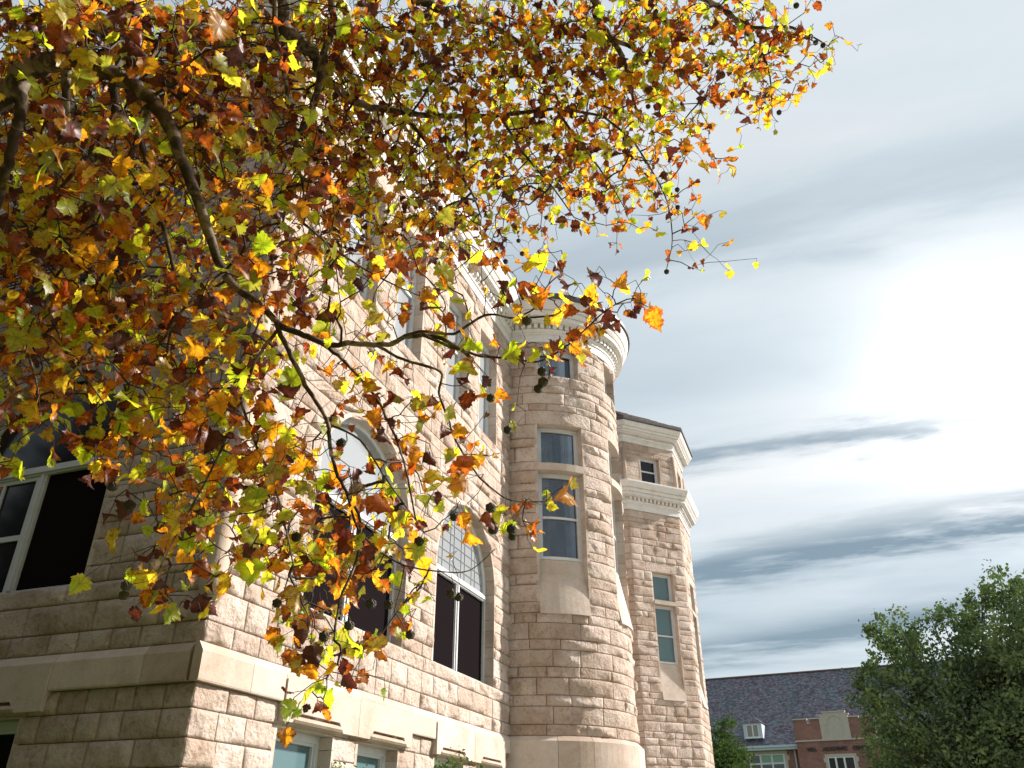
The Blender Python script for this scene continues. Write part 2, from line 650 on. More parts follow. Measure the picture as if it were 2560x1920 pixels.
# ------------------------------------------------------------------ ground
def ground():
    m, nt, b = new_mat("lawn_grass")
    n = tex_noise(nt, 3, 6, .7, pos(nt))
    nt.links.new(ramp(nt, n.outputs[0], [(.3, (.05, .075, .02)), (.6, (.11, .14, .04))]), b.inputs["Base Color"])
    b.inputs["Roughness"].default_value = .9
    s = 1500
    g = mesh_obj("lawn", [(-s, -s, 0), (s, -s, 0), (s, s, 0), (-s, s, 0)], [(0, 1, 2, 3)], m)
    tag(g, "short green lawn spreading around the buildings", "lawn", kind="structure")
    m2, nt, b = new_mat("concrete_paving")
    n = tex_noise(nt, 1.4, 6, .65, pos(nt))
    nt.links.new(ramp(nt, n.outputs[0], [(.3, (.42, .39, .35)), (.65, (.55, .51, .46))]), b.inputs["Base Color"])
    b.inputs["Roughness"].default_value = .9
    z = .1
    mb = MB()
    I = lambda u, z, n: (u, n, z)
    for i in range(12):
        for j in range(6):
            mb.box(I, -2 + i * 4 + .008, -2 + i * 4 + 3.992, -.05, z, -27 + j * 4 + .008, -27 + j * 4 + 3.992)
    p = mb.build("bounce_paving", m2)  # unseen slabs, added to bounce light up onto the stone
    tag(p, "unseen pale concrete slabs added to bounce light onto the stone building", "bounce_paving", kind="structure")


ground()

# ------------------------------------------------------------------ stone building
BLD = empty("stone_building", (0, 0, 0), "rock-faced limestone building with a round turret and an eight-sided tower", "building")
P_F = lambda u, z, n: (u, -n, z)                       # sunny facade, u = X
P_L = lambda u, z, n: (-n, -u, z)                      # shaded side wall, u = -Y
TCX, TCY, TR = 9.72, 0.0, 1.80


def P_T(u, z, n):                                      # round tower, u = arc length from angle 180 deg
    a = PI + u / TR
    return (TCX + (TR + n) * math.cos(a), TCY + (TR + n) * math.sin(a), z)


OCX, OCY, OCR = 20.95, 0.84, 2.62


def oct_corner(k, r=OCR):                              # corner k at 202.5 + 45 k degrees
    a = R_(202.5 + 45 * k)
    return np.array([OCX + r * math.cos(a), OCY + r * math.sin(a)])


def facet(k, r=OCR):                                   # facet between corner k-1 and k ; outward normal 180 + 45 k
    a, b = oct_corner(k - 1, r), oct_corner(k, r)
    d = (b - a) / np.linalg.norm(b - a)
    nn = np.array([d[1], -d[0]])
    ln = float(np.linalg.norm(b - a))
    return (lambda u, z, n: (a[0] + d[0] * u + nn[0] * n, a[1] + d[1] * u + nn[1] * n, z)), ln


def courses(breaks, big=.285, small=.175):
    zs = [breaks[0]]
    for a, b in zip(breaks[:-1], breaks[1:]):
        h = b - a
        k = max(1, round(h / ((big + small) / 2)))
        hs = [(big if i % 2 else small) for i in range(k)]
        if k == 1:
            hs = [h]
        s = h / sum(hs)
        z = a
        for x in hs:
            z += x * s
            zs.append(z)
    return zs


def arch_w(op, z):
    _, uc, r, z0, zs = op
    if z < z0 - 1e-4:
        return None
    if z <= zs:
        return r
    d = z - zs
    return math.sqrt(r * r - d * d) if d < r else 0.0


def intervals(u0, u1, z0, z1, ops):
    """free stretches of a course: (ul_bottom, ur_bottom, ul_top, ur_top)"""
    cuts = []
    for op in ops:
        if op[0] == 'rect':
            _, a, b, za, zb = op
            if min(z1, zb) - max(z0, za) > .35 * (z1 - z0):
                cuts.append((a, b, a, b))
        else:
            uc, zb = op[1], op[3]
            if z1 <= zb + .02 or z0 >= op[4] + op[2] - .005:
                continue
            wb, wt = arch_w(op, max(z0, zb)), arch_w(op, z1)
            cuts.append((uc - wb, uc + wb, uc - wt, uc + wt))
    cuts.sort()
    out, lb, lt = [], u0, u0
    for a, b, c, d in cuts:
        if max(a - lb, c - lt) > .03:
            out.append((lb, a, lt, c))
        lb, lt = b, d
    if u1 - lb > .03:
        out.append((lb, u1, lt, u1))
    return out


def hval(p, f, seed):
    return noise.noise(Vector((p[0] * f + seed, p[1] * f - seed * .7, p[2] * f + seed * 1.3)))


def block_mesh(P, q, z0, z1, amp, res, seed, gap=.005, rough=True):
    """one stone: rock face with a drafted margin; q = (ul_b, ur_b, ul_t, ur_t)"""
    ulb, urb, ult, urt = q[0] + gap, q[1] - gap, q[2] + gap, q[3] - gap
    if urt - ult < .01:
        c = (ult + urt) / 2
        ult, urt = c - .005, c + .005
    zb, zt = z0 + gap, z1 - gap
    ln, hh = max(urb - ulb, urt - ult), zt - zb
    nu, nv = max(3, int(round(ln / res)) + 1), max(3, int(round(hh / res)) + 1)
    us = [0, min(.18, .022 / ln)] + [0] * (nu - 1) + [1 - min(.18, .022 / ln), 1]
    for i in range(1, nu):
        us[1 + i] = us[1] + (us[-2] - us[1]) * i / nu
    us = us[:nu + 1] + us[-2:]
    vs_ = [0, min(.2, .020 / hh)] + [0] * (nv - 1) + [1 - min(.2, .020 / hh), 1]
    for i in range(1, nv):
        vs_[1 + i] = vs_[1] + (vs_[-2] - vs_[1]) * i / nv
    vs_ = vs_[:nv + 1] + vs_[-2:]
    U, V = len(us), len(vs_)
    bulge = amp * (.55 + .75 * ((seed * 7.31) % 1))
    rq = random.Random(seed)
    planes = []
    for _ in range(rq.choice((3, 4, 5))):
        planes.append((rq.uniform(.1, .9) * ln / hh, rq.uniform(.1, .9), rq.uniform(-.95, .95), rq.uniform(-1.1, 1.1), rq.uniform(.55, 1.15)))
    verts = []
    for j, tvv in enumerate(vs_):
        z = zb + hh * tvv
        for i, tuu in enumerate(us):
            u = (ulb + (urb - ulb) * tuu) * (1 - tvv) + (ult + (urt - ult) * tuu) * tvv
            n = 0.0
            if rough and 0 < i < U - 1 and 0 < j < V - 1:
                pw = P(u, z, 0)
                e = min(1.0, 5.5 * min(tuu, 1 - tuu) * ln / hh, 5.5 * min(tvv, 1 - tvv)) ** .7
                uu_ = tuu * ln / hh
                k = min(hk - su * (uu_ - cu_) - sz * (tvv - cv_) for cu_, cv_, su, sz, hk in planes)
                k = max(.02, min(1.1, k)) + .28 * hval(pw, 7.0, seed) + .30 * abs(hval(pw, 13, seed + 3)) + .22 * hval(pw, 30, seed + 9) - .12
                n = max(-.004, bulge * e * k)
                u += .006 * hval(pw, 13, seed + 20)
                z_ = z + .005 * hval(pw, 13, seed + 30)
            else:
                z_ = z
            verts.append(P(u, z_, n))
    faces = []
    for j in range(V - 1):
        for i in range(U - 1):
            a = j * U + i
            faces.append((a, a + 1, a + U + 1, a + U))
    # sides back into the wall
    rim = [i for i in range(U)] + [j * U + U - 1 for j in range(1, V)] + [(V - 1) * U + i for i in range(U - 2, -1, -1)] + [j * U for j in range(V - 2, 0, -1)]
    b0 = len(verts)
    for idx in rim:
        j, i = divmod(idx, U)
        u = (ulb + (urb - ulb) * us[i]) * (1 - vs_[j]) + (ult + (urt - ult) * us[i]) * vs_[j]
        verts.append(P(u, zb + hh * vs_[j], -.05))
    n = len(rim)
    for k in range(n):
        k2 = (k + 1) % n
        faces.append((rim[k2], rim[k], b0 + k, b0 + k2))
    return verts, faces


ALL_BLOCKS = []          # (screen area, wall object, verts, faces, tone)


def screen_area(pts):
    xy = []
    for p in pts:
        x, y, k = proj(p)
        if k < .3:
            return 0.0
        xy.append((min(max(x, 0), 2560), min(max(y, 0), 1920)))
    s = 0.0
    for (x0, y0), (x1, y1) in zip(xy, xy[1:] + xy[:1]):
        s += x0 * y1 - x1 * y0
    return -s / 2        # image y points down: a face turned to the camera is positive here


def wall(name, P, u0, u1, breaks, ops, seed, amp=.035, res=.075, lens=(.30, .66), useg=1, lintels=(), quoin=None):
    r = random.Random(seed)
    zs = courses(breaks)
    core = MB()
    # mortar core, in thin strips so that arches stay round
    fine = []
    for a, b in zip(zs[:-1], zs[1:]):
        arch = any(o[0] == 'arch' and b > o[4] and a < o[4] + o[2] for o in ops)
        k = 6 if arch else 1
        fine += [(a + (b - a) * i / k, a + (b - a) * (i + 1) / k) for i in range(k)]
    for a, b in fine:
        for (lb, rb, lt, rt) in intervals(u0, u1, a, b, ops):
            ns = max(1, int((rb - lb) / .12)) if useg > 1 else 1
            for i in range(ns):
                f0, f1 = i / ns, (i + 1) / ns
                quad = [P(lb + (rb - lb) * f0, a, -.010), P(lb + (rb - lb) * f1, a, -.010), P(lt + (rt - lt) * f1, b, -.010), P(lt + (rt - lt) * f0, b, -.010)]
                core.add(quad, [(0, 1, 2, 3)])
    w = core.build(name, M_MORTAR, BLD)
    for ci, (a, b) in enumerate(zip(zs[:-1], zs[1:])):
        skip = [(l[0], l[1]) for l in lintels if l[2] - .03 < (a + b) / 2 < l[3] + .03]
        ops2 = list(ops) + [('rect', l[0], l[1], l[2], l[3]) for l in lintels]
        for (lb, rb, lt, rt) in intervals(u0, u1, a, b, ops2):
            L = max(rb - lb, rt - lt)
            h = b - a
            n = max(1, int(round(L / (r.uniform(*lens) * (1.12 if h > .22 else .95)))))
            cuts = [0.0]
            for i in range(1, n):
                cuts.append((i + r.uniform(-.27, .27)) / n)
            cuts.append(1.0)
            for f0, f1 in zip(cuts[:-1], cuts[1:]):
                q = (lb + (rb - lb) * f0, lb + (rb - lb) * f1, lt + (rt - lt) * f0, lt + (rt - lt) * f1)
                sd = r.uniform(0, 60)
                v, f = block_mesh(P, q, a, b, amp, res, sd)
                ar = screen_area([P(q[0], a, 0), P(q[1], a, 0), P(q[3], b, 0), P(q[2], b, 0)])
                ALL_BLOCKS.append((ar, w, v, f, r.random()))
    for (la, lb_, lza, lzb) in lintels:
        sd = r.uniform(0, 60)
        v, f = block_mesh(P, (la, lb_, la, lb_), lza, lzb, amp * .6, res, sd)
        ALL_BLOCKS.append((screen_area([P(la, lza, 0), P(lb_, lza, 0), P(lb_, lzb, 0), P(la, lzb, 0)]), w, v, f, .55 + .3 * r.random()))
    return w


def finish_blocks():
    ALL_BLOCKS.sort(key=lambda t: -t[0])
    rest = {}
    for i, (ar, w, v, f, tone) in enumerate(ALL_BLOCKS):
        if i < 300 and ar > 0:
            mb = MB()
            mb.add(v, f, 0, tone)
            c = np.mean(np.array(v), axis=0)
            mb.build("stone_block", M_STONE, w, smooth=True, origin=c, tones=True)
        else:
            rest.setdefault(w.name, (w, MB()))[1].add(v, f, 0, tone)
    for w, mb in rest.values():
        o = mb.build("small_stonework", M_STONE, w, smooth=True, tones=True)
        o["kind"] = "stuff"


Z_BASE, Z_BELT, Z_TOP = 0.0, 3.18, 11.02
DEP = .19                                                # depth of the window reveals
# openings: sunny facade
FA = [('arch', 2.625, 1.195, 3.86, 5.40), ('arch', 5.985, 1.195, 3.86, 5.40)]
FU = [(1.43, 2.33), (2.92, 3.82), (4.79, 5.74), (6.28, 7.18)]
FB = [(1.28, 2.34), (2.89, 3.90), (4.98, 6.00), (6.48, 7.48)]
f_ops = FA + [('rect', a, b, 8.28, 10.46) for a, b in FU] + [('rect', a, b, 1.1, 2.64) for a, b in FB]
BR_F = [0, 1.0, 2.16, 2.39, 2.63, 2.84, 3.18, 3.38, 3.67, 3.86, 5.40, 6.60, 8.09, 8.28, 10.46, 10.82, Z_TOP]
F_WALL = wall("facade_wall", P_F, .0, 8.05, BR_F, f_ops, 3, amp=.050, res=.034,
              lintels=[(a - .18, b + .18, 10.46, 10.82) for a, b in FU])
# shaded side wall (u = -Y)
LA = [('arch', -2.82, 1.195, 3.86, 5.40), ('arch', -6.4, 1.195, 3.86, 5.40)]
LU = [(-4.0, -3.1), (-2.55, -1.65), (-6.9, -6.0)]
LB = [(-3.0, -1.95), (-4.6, -3.6)]
l_ops = LA + [('rect', a, b, 8.28, 10.46) for a, b in LU] + [('rect', a, b, 1.1, 2.64) for a, b in LB]
L_WALL = wall("side_wall", P_L, -9.0, 0.0, BR_F, l_ops, 5, amp=.042, res=.05,
              lintels=[(a - .18, b + .18, 10.46, 10.82) for a, b in LU])
# round tower
W_ANG = [213.7, 270.0, 326.0]
ARC = lambda deg: R_(deg - 180) * TR
t_ops = []
for a in W_ANG:
    t_ops += [('rect', ARC(a) - .48, ARC(a) + .48, 5.24, 9.05), ('rect', ARC(a) - .47, ARC(a) + .47, 10.2, 10.90)]
t_lint = [(ARC(a) - .72, ARC(a) + .72, 9.05, 9.37) for a in W_ANG]
T_WALL = wall("round_turret_wall", P_T, ARC(150), ARC(372), [0, 1.2, 2.3, 3.18, 5.24, 6.27, 8.03, 9.05, 9.37, 10.2, 10.90, Z_TOP], t_ops, 8,
              amp=.050, res=.036, lens=(.42, .85), useg=4, lintels=t_lint)
# octagonal tower, three facets in view and one beyond
O_BR = [0, 1.5, 3.0, 4.2, 5.26, 6.31, 8.04, 9.05, 9.36, 10.62, 11.02]
O_WALLS = []
for k in (0, 1, 2, 3):
    Pk, ln = facet(k)
    ops = [('rect', ln / 2 - .40 + .13, ln / 2 + .40 + .13, 5.26, 9.05)] if k in (1, 2) else []
    lt = [(ln / 2 - .62 + .13, ln / 2 + .62 + .13, 9.05, 9.36)] if k in (1, 2) else []
    O_WALLS.append((k, Pk, ln, wall("tower_wall", Pk, 0, ln, O_BR, ops, 20 + k, amp=.034, res=.07, lens=(.30, .62), lintels=lt)))
    ops = [('rect', ln / 2 - .36, ln / 2 + .40, 12.05, 13.02)] if k in (1, 2) else []
    wall("tower_attic_wall", Pk, 0, ln, [11.5, 12.05, 12.75, 13.02, 13.46], ops, 40 + k, amp=.02, res=.11, lens=(.5, .9))
# plain back of the octagonal tower
bv, bf = [], []
for k in (3, 4, 5, 6, 7):
    bv += [(*oct_corner(k), 0), (*oct_corner(k), 14.1)]
for i in range(4):
    bf.append((2 * i, 2 * i + 2, 2 * i + 3, 2 * i + 1))
mesh_obj("tower_back_wall", bv, bf, M_MORTAR, BLD)
mesh_obj("rear_main_wall", [(0, 9.0, 0), (19, 9.0, 0), (19, 9.0, 12), (0, 9.0, 12)], [(3, 2, 1, 0)], M_MORTAR, BLD)
# wall between the two towers
P_B = lambda u, z, n: (u, .62 - n, z)
wall("rear_wall", P_B, 10.6, 19.2, [0, 3.18, 6, 9, Z_TOP], [], 60, amp=.03, res=.16, lens=(.5, .9))
finish_blocks()


# corner colonnette and its stop
mb = MB()
cc = (.07, .07)
pts = [(-.012, -.012, 3.52), (.0, .0, 3.62), (.0, .0, 3.66), (.02, .02, 3.70), (.02, .02, 3.80), (.02, .02, 10.9)]
mb.tube([(-.0, -.0, 3.46), (.0, .0, 3.62), (.0, .0, 3.68), (.0, .0, 3.74), (.0, .0, 3.78), (.0, .0, 11.0)], [.02, .115, .135, .135, .10, .10], 16)
mb.build("corner_colonnette", M_DRESS, BLD, smooth=True)


# ---- belt course, aprons with notched lips
def sweep(name, prof, path, mat, parent=BLD, closed=False, smooth=False, skip=None):
    """prof: (n, z) list bottom to top; path: list of (x, y, outward x, outward y)"""
    vs, fs = [], []
    k = len(prof)
    for (x, y, nx, ny) in path:
        for (n, z) in prof:
            vs.append((x + nx * n, y + ny * n, z))
    cnt = len(path) if closed else len(path) - 1
    for i in range(cnt):
        a, b = i * k, ((i + 1) % len(path)) * k
        for j in range(k - 1):
            fs.append((a + j, b + j, b + j + 1, a + j + 1))
    if not closed:
        fs.append(tuple(range(k))[::-1])
        e = (len(path) - 1) * k
        fs.append(tuple(e + j for j in range(k)))
    o = mesh_obj(name, vs, fs, mat, parent, smooth)
    return o


MAINPATH = [(0, 9.0, -1, 0), (0, 0, -1, -1), (8.0, 0, 0, -1)]
TPATH = [(TCX + TR * math.cos(R_(a)), TCY + TR * math.sin(R_(a)), math.cos(R_(a)), math.sin(R_(a))) for a in range(168, 374, 3)]
OCT_M = 1 / math.cos(R_(22.5))
OPATH = [(*oct_corner(k), math.cos(R_(202.5 + 45 * k)) * OCT_M, math.sin(R_(202.5 + 45 * k)) * OCT_M) for k in (-2, -1, 0, 1, 2, 3)]

BELT = [(-.02, 2.842), (.060, 2.842), (.066, 2.86), (.066, 3.095), (.0, 3.178), (-.02, 3.178)]


def belt_pieces(P, u0, u1, seed, parent, name="belt_stone"):
    r = random.Random(seed)
    u = u0
    while u < u1 - .05:
        e = min(u1, u + r.uniform(.55, 1.2))
        if u1 - e < .3:
            e = u1
        yield u, e
        u = e


def add_belt(P, u0, u1, seed, seg=1, bottom=2.842, nface=.066, bevel_end=0):
    for a, b in belt_pieces(P, u0, u1, seed, BLD):
        vs = []
        k = max(1, int((b - a) / .12)) if seg > 1 else 1
        prof = [(-.03, bottom), (nface - .006, bottom), (nface, bottom + .015), (nface, 3.095), (.012, 3.178), (-.03, 3.178)]
        for i in range(k + 1):
            u = a + .003 + (b - a - .006) * i / k
            for (n, z) in prof:
                uu = u
                if bevel_end and b >= u1 - 1e-6 and i == k:
                    uu = u + n * bevel_end
                if bevel_end < 0 and a <= u0 + 1e-6 and i == 0:
                    uu = u + n * bevel_end
                vs.append(P(uu, z, n))
        L = len(prof)
        fs = []
        for i in range(k):
            for j in range(L):
                j2 = (j + 1) % L
                fs.append((i * L + j, (i + 1) * L + j, (i + 1) * L + j2, i * L + j2))
        fs.append(tuple(range(L))[::-1])
        fs.append(tuple(k * L + j for j in range(L)))
        mb = MB()
        mb.add(vs, fs, 0, random.Random(seed + a).random())
        mb.build("belt_stone", M_DRESS, BELT_O, tones=True)


# core of the belt, the stones sit on it
BELT_O = sweep("belt_course", [(-.03, 2.85), (.045, 2.85), (.045, 3.08), (.0, 3.165), (-.03, 3.165)],
               [(0, 9.0, -1, 0), (0, 0, -1, -1), (8.0, 0, 0, -1)], M_MORTAR)
add_belt(P_F, -.066, 1.25, 71)
add_belt(P_F, 1.25, 4.12, 72, bottom=2.90, nface=.066)
add_belt(P_F, 4.12, 4.88, 73)
add_belt(P_F, 4.88, 7.98, 74, bottom=2.90)
add_belt(P_L, -9.0, -3.35, 75, bottom=2.90)
add_belt(P_L, -3.35, -1.64, 76, bottom=2.90)
add_belt(P_L, -1.64, -.07, 77)
add_belt(P_T, ARC(172), ARC(368), 78, seg=4, bottom=2.62, nface=.10)


def apron(P, u0, u1, notches, bottom=2.66, top=2.90):
    """slab under the belt with trapezoid notches; a rounded lip in each notch"""
    n0, n1 = -.03, .085
    pts = [(u0 + .004, bottom)]
    for (a, b) in notches:
        pts += [(a - .09, bottom), (a, bottom + .10), (b, bottom + .10), (b + .09, bottom)]
    pts += [(u1 - .004, bottom), (u1 - .004, top + .04), (u0 + .004, top + .04)]
    # strips between successive notch corners keep every face convex
    mb = MB()
    xs = [u0 + .004] + sum([[a - .09, a, b, b + .09] for a, b in notches], []) + [u1 - .004]
    zb = [bottom] + sum([[bottom, bottom + .10, bottom + .10, bottom] for _ in notches], []) + [bottom]
    vs, fs = [], []
    for x, z in zip(xs, zb):
        vs += [P(x, z, n0), P(x, z, n1), P(x, top + .16, n1 + .001), P(x, top + .16, n0)]
    for i in range(len(xs) - 1):
        a, b = 4 * i, 4 * i + 4
        fs += [(a, b, b + 1, a + 1), (a + 1, b + 1, b + 2, a + 2), (a + 2, b + 2, b + 3, a + 3)]
    e = 4 * (len(xs) - 1)
    fs += [(0, 1, 2, 3), (e + 3, e + 2, e + 1, e)]
    mb.add(vs, fs, 0, rnd.random())
    ap = mb.build("window_apron", M_DRESS, BLD, tones=True)
    for (a, b) in notches:
        m2 = MB()
        prof = [(-.02, bottom - .02), (.02, bottom - .015), (.075, bottom + .005), (.098, bottom + .03), (.09, bottom + .058), (.06, bottom + .072), (-.02, bottom + .078)]
        vs, fs = [], []
        for (u, s) in ((a - .075, .9), (a - .05, 1), (b + .05, 1), (b + .075, .9)):
            for (n, z) in prof:
                vs.append(P(u, z, n * s))
        k = len(prof)
        for i in range(3):
            for j in range(k - 1):
                fs.append((i * k + j, (i + 1) * k + j, (i + 1) * k + j + 1, i * k + j + 1))
        fs += [tuple(range(k))[::-1], tuple(3 * k + j for j in range(k))]
        m2.add(vs, fs)
        m2.build("rounded_lip", M_DRESS, ap, smooth=False)


apron(P_F, 1.25, 2.74, [(1.50, 2.32)])
apron(P_F, 2.74, 4.12, [(3.10, 3.89)])
apron(P_F, 4.88, 6.24, [(5.09, 5.87)])
apron(P_F, 6.24, 7.56, [(6.58, 7.33)])
apron(P_L, -3.35, -1.64, [(-2.9, -2.05)])
apron(P_L, -4.9, -3.36, [(-4.5, -3.7)])
# notch lips on the round tower's deep belt
mb = MB()
mb.box(P_T, ARC(206), ARC(226), 2.545, 2.615, -.02, .085, 5)
mb.build("rounded_lip", M_DRESS, BELT_O)


# ---- cornices
def cornice_prof(z0, s=1.0, pr=1.0):
    """white timber cornice: frieze, mouldings, dentil bed, corona, gutter board (n, z)"""
    p = [(-.02, 0), (.035, 0), (.035, .165), (.062, .17), (.062, .20), (.050, .205), (.075, .235), (.095, .262), (.095, .268), (.06, .272), (.06, .372),
         (.20, .376), (.20, .395), (.255, .40), (.255, .468), (.238, .472), (.238, .486), (.275, .49), (.30, .53), (.318, .562), (.318, .572),
         (.298, .576), (.298, .592), (.338, .597), (.362, .64), (.395, .71), (.412, .755), (.412, .80), (.30, .83), (-.05, .86)]
    return [(n * pr, z0 + z * s) for n, z in p]


def dentils(name, path_pts, z0, z1, n0, n1, pitch, parent):
    mb = MB()
    for (x0, y0, nx0, ny0), (x1, y1, nx1, ny1) in zip(path_pts[:-1], path_pts[1:]):
        L = math.hypot(x1 - x0, y1 - y0)
        k = max(1, int(L / pitch))
        d = ((x1 - x0) / L, (y1 - y0) / L)
        nn = (d[1], -d[0])
        for i in range(k):
            s = (i + .5) * L / k
            Pd = lambda u, z, n: (x0 + d[0] * u + nn[0] * n, y0 + d[1] * u + nn[1] * n, z)
            mb.box(Pd, s - pitch * .28, s + pitch * .28, z0, z1, n0, n1)
    o = mb.build(name, M_WHITE, parent)
    o["kind"] = "stuff"


CP = cornice_prof(11.02, 1.10, 1.0)
c1 = sweep("cornice", CP, MAINPATH, M_WHITE)
dentils("dentil_course", [(0, 9, 0, 0), (0, 0, 0, 0), (8, 0, 0, 0)], 11.322, 11.428, .05, .145, .145, c1)
c2 = sweep("turret_cornice", CP, TPATH, M_WHITE)
arcp = [(TCX + TR * math.cos(R_(a)), TCY + TR * math.sin(R_(a)), 0, 0) for a in np.arange(168, 372, 4.1)]
dentils("dentil_course", arcp, 11.322, 11.428, .05, .145, .145, c2)
c3 = sweep("tower_cornice", CP, OPATH, M_WHITE)
op2 = [(*oct_corner(k), 0, 0) for k in (-1, 0, 1, 2, 3)]
dentils("dentil_course", op2, 11.322, 11.428, .05, .145, .145, c3)
c4 = sweep("tower_top_cornice", cornice_prof(13.44, .78, .95), OPATH, M_WHITE)
c5 = sweep("rear_cornice", CP, [(11.0, .62, 0, -1), (19.0, .62, 0, -1)], M_WHITE)
# ledge on top of the lower tower cornice
lv = [(*oct_corner(k, OCR + .30), 11.955) for k in range(8)] + [(*oct_corner(k, OCR - .3), 12.04) for k in range(8)]
mesh_obj("cornice_ledge", lv, [(k, (k + 1) % 8, 8 + (k + 1) % 8, 8 + k) for k in range(8)], M_WHITE, c3)
# gutters
sweep("gutter", [(.30, 11.925), (.425, 11.905), (.455, 11.93), (.46, 12.0), (.43, 12.02), (.30, 12.0)], TPATH, M_GUTTER, c2)
sweep("gutter", [(.28, 14.085), (.405, 14.07), (.435, 14.09), (.44, 14.155), (.41, 14.175), (.28, 14.15)], OPATH, M_GUTTER, c4)
sweep("gutter", [(.30, 11.925), (.425, 11.905), (.455, 11.93), (.46, 11.96), (.43, 11.98), (.30, 11.97)], MAINPATH, M_WHITE, c1)


# ---- roofs
def tiled_cone(name, ring_fn, z0, rows, dz, shrink, tile, seed, parent):
    """rows of separate overlapping tiles; ring_fn(scale) gives the ring polyline"""
    r = random.Random(seed)
    mb = MB()
    for k in range(rows):
        s0, s1 = 1 - shrink * k, 1 - shrink * (k + 1.35)
        a, b = ring_fn(s0), ring_fn(max(s1, .02))
        za, zb = z0 + dz * k, z0 + dz * (k + 1.35)
        n = len(a)
        for i in range(n - 1):
            a0, a1, b0, b1 = map(np.array, (a[i], a[i + 1], b[i], b[i + 1]))
            L = np.linalg.norm(a1 - a0)
            m = max(1, int(round(L / tile)))
            for j in range(m):
                f0, f1 = (j + .04) / m, (j + .96) / m
                lift = .035 + r.uniform(0, .022)
                p = [a0 + (a1 - a0) * f0, a0 + (a1 - a0) * f1, b0 + (b1 - b0) * f1, b0 + (b1 - b0) * f0]
                zz = [za + lift + .02, za + lift + .02, zb + .004, zb + .004]
                top = [(*q, z) for q, z in zip(p, zz)]
                bot = [(*q, z - .04) for q, z in zip(p, zz)]
                mb.add(top + bot, [(0, 1, 2, 3), (4, 5, 1, 0), (5, 6, 2, 1), (7, 4, 0, 3), (6, 7, 3, 2)])
    o = mb.build(name, M_TILE, parent)
    o["kind"] = "stuff"
    return o


def cone_body(name, ring_fn, z0, z1, parent):
    a, b = ring_fn(1.0), ring_fn(.02)
    n = len(a)
    vs = [(*p, z0) for p in a] + [(*p, z1) for p in b]
    return mesh_obj(name, vs, [(i, i + 1, n + i + 1, n + i) for i in range(n - 1)], M_TILE, parent)


t_ring = lambda s: [(TCX + (TR + .44) * s * math.cos(R_(a)), TCY + (TR + .44) * s * math.sin(R_(a))) for a in range(0, 361, 5)]
rf = cone_body("turret_roof", t_ring, 11.96, 13.25, BLD)
tiled_cone("roof_tiles", t_ring, 11.97, 11, .116, .09, .22, 4, rf)
o_ring = lambda s: [(OCX + (OCR * OCT_M * .924 + .46) * s * math.cos(R_(202.5 + 45 * k)), OCY + (OCR * OCT_M * .924 + .46) * s * math.sin(R_(202.5 + 45 * k))) for k in range(9)]
rf2 = cone_body("tower_roof", o_ring, 14.13, 16.0, BLD)
tiled_cone("roof_tiles", o_ring, 14.14, 10, .187, .10, .30, 6, rf2)
mesh_obj("main_roof", [(-.45, -.45, 11.97), (10.5, -.45, 11.97), (10.5, .24, 12.4), (19, .24, 12.0), (19, 9.4, 11.97), (-.45, 9.5, 11.97), (4.5, 4.3, 15.2), (10.5, 4.3, 15.2), (19, 4.3, 15.2)],
         [(0, 1, 2, 7, 6), (2, 3, 8, 7), (0, 6, 5), (5, 6, 7, 8, 4)], M_TILE, BLD)


# ---- windows
def reveal(mb, P, u, z0, z1, side, seg=.28, dep=DEP + .03):
    """dressed jamb stones along one vertical side (side = +1: opening lies to the left of u)"""
    z, i = z0, 0
    r = random.Random(int(u * 100))
    while z < z1 - .02:
        e = min(z1, z + (seg if i % 2 else seg * .65))
        if side > 0:
            mb.box(P, u - .004, u + .05, z + .003, e - .003, -dep, .004, tone=r.random())
        else:
            mb.box(P, u - .05, u + .004, z + .003, e - .003, -dep, .004, tone=r.random())
        z, i = e, i + 1


def bars(P, name, parent, items, seg=1, mat=M_FRAME):
    mb = MB()
    for it in items:
        mb.box(P, *it, seg)
    return mb.build(name, mat, parent)


def pane(P, name, parent, u0, u1, z0, z1, n, mat, seg=1):
    mb = MB()
    mb.box(P, u0, u1, z0, z1, n - .006, n, seg)
    return mb.build(name, mat, parent)


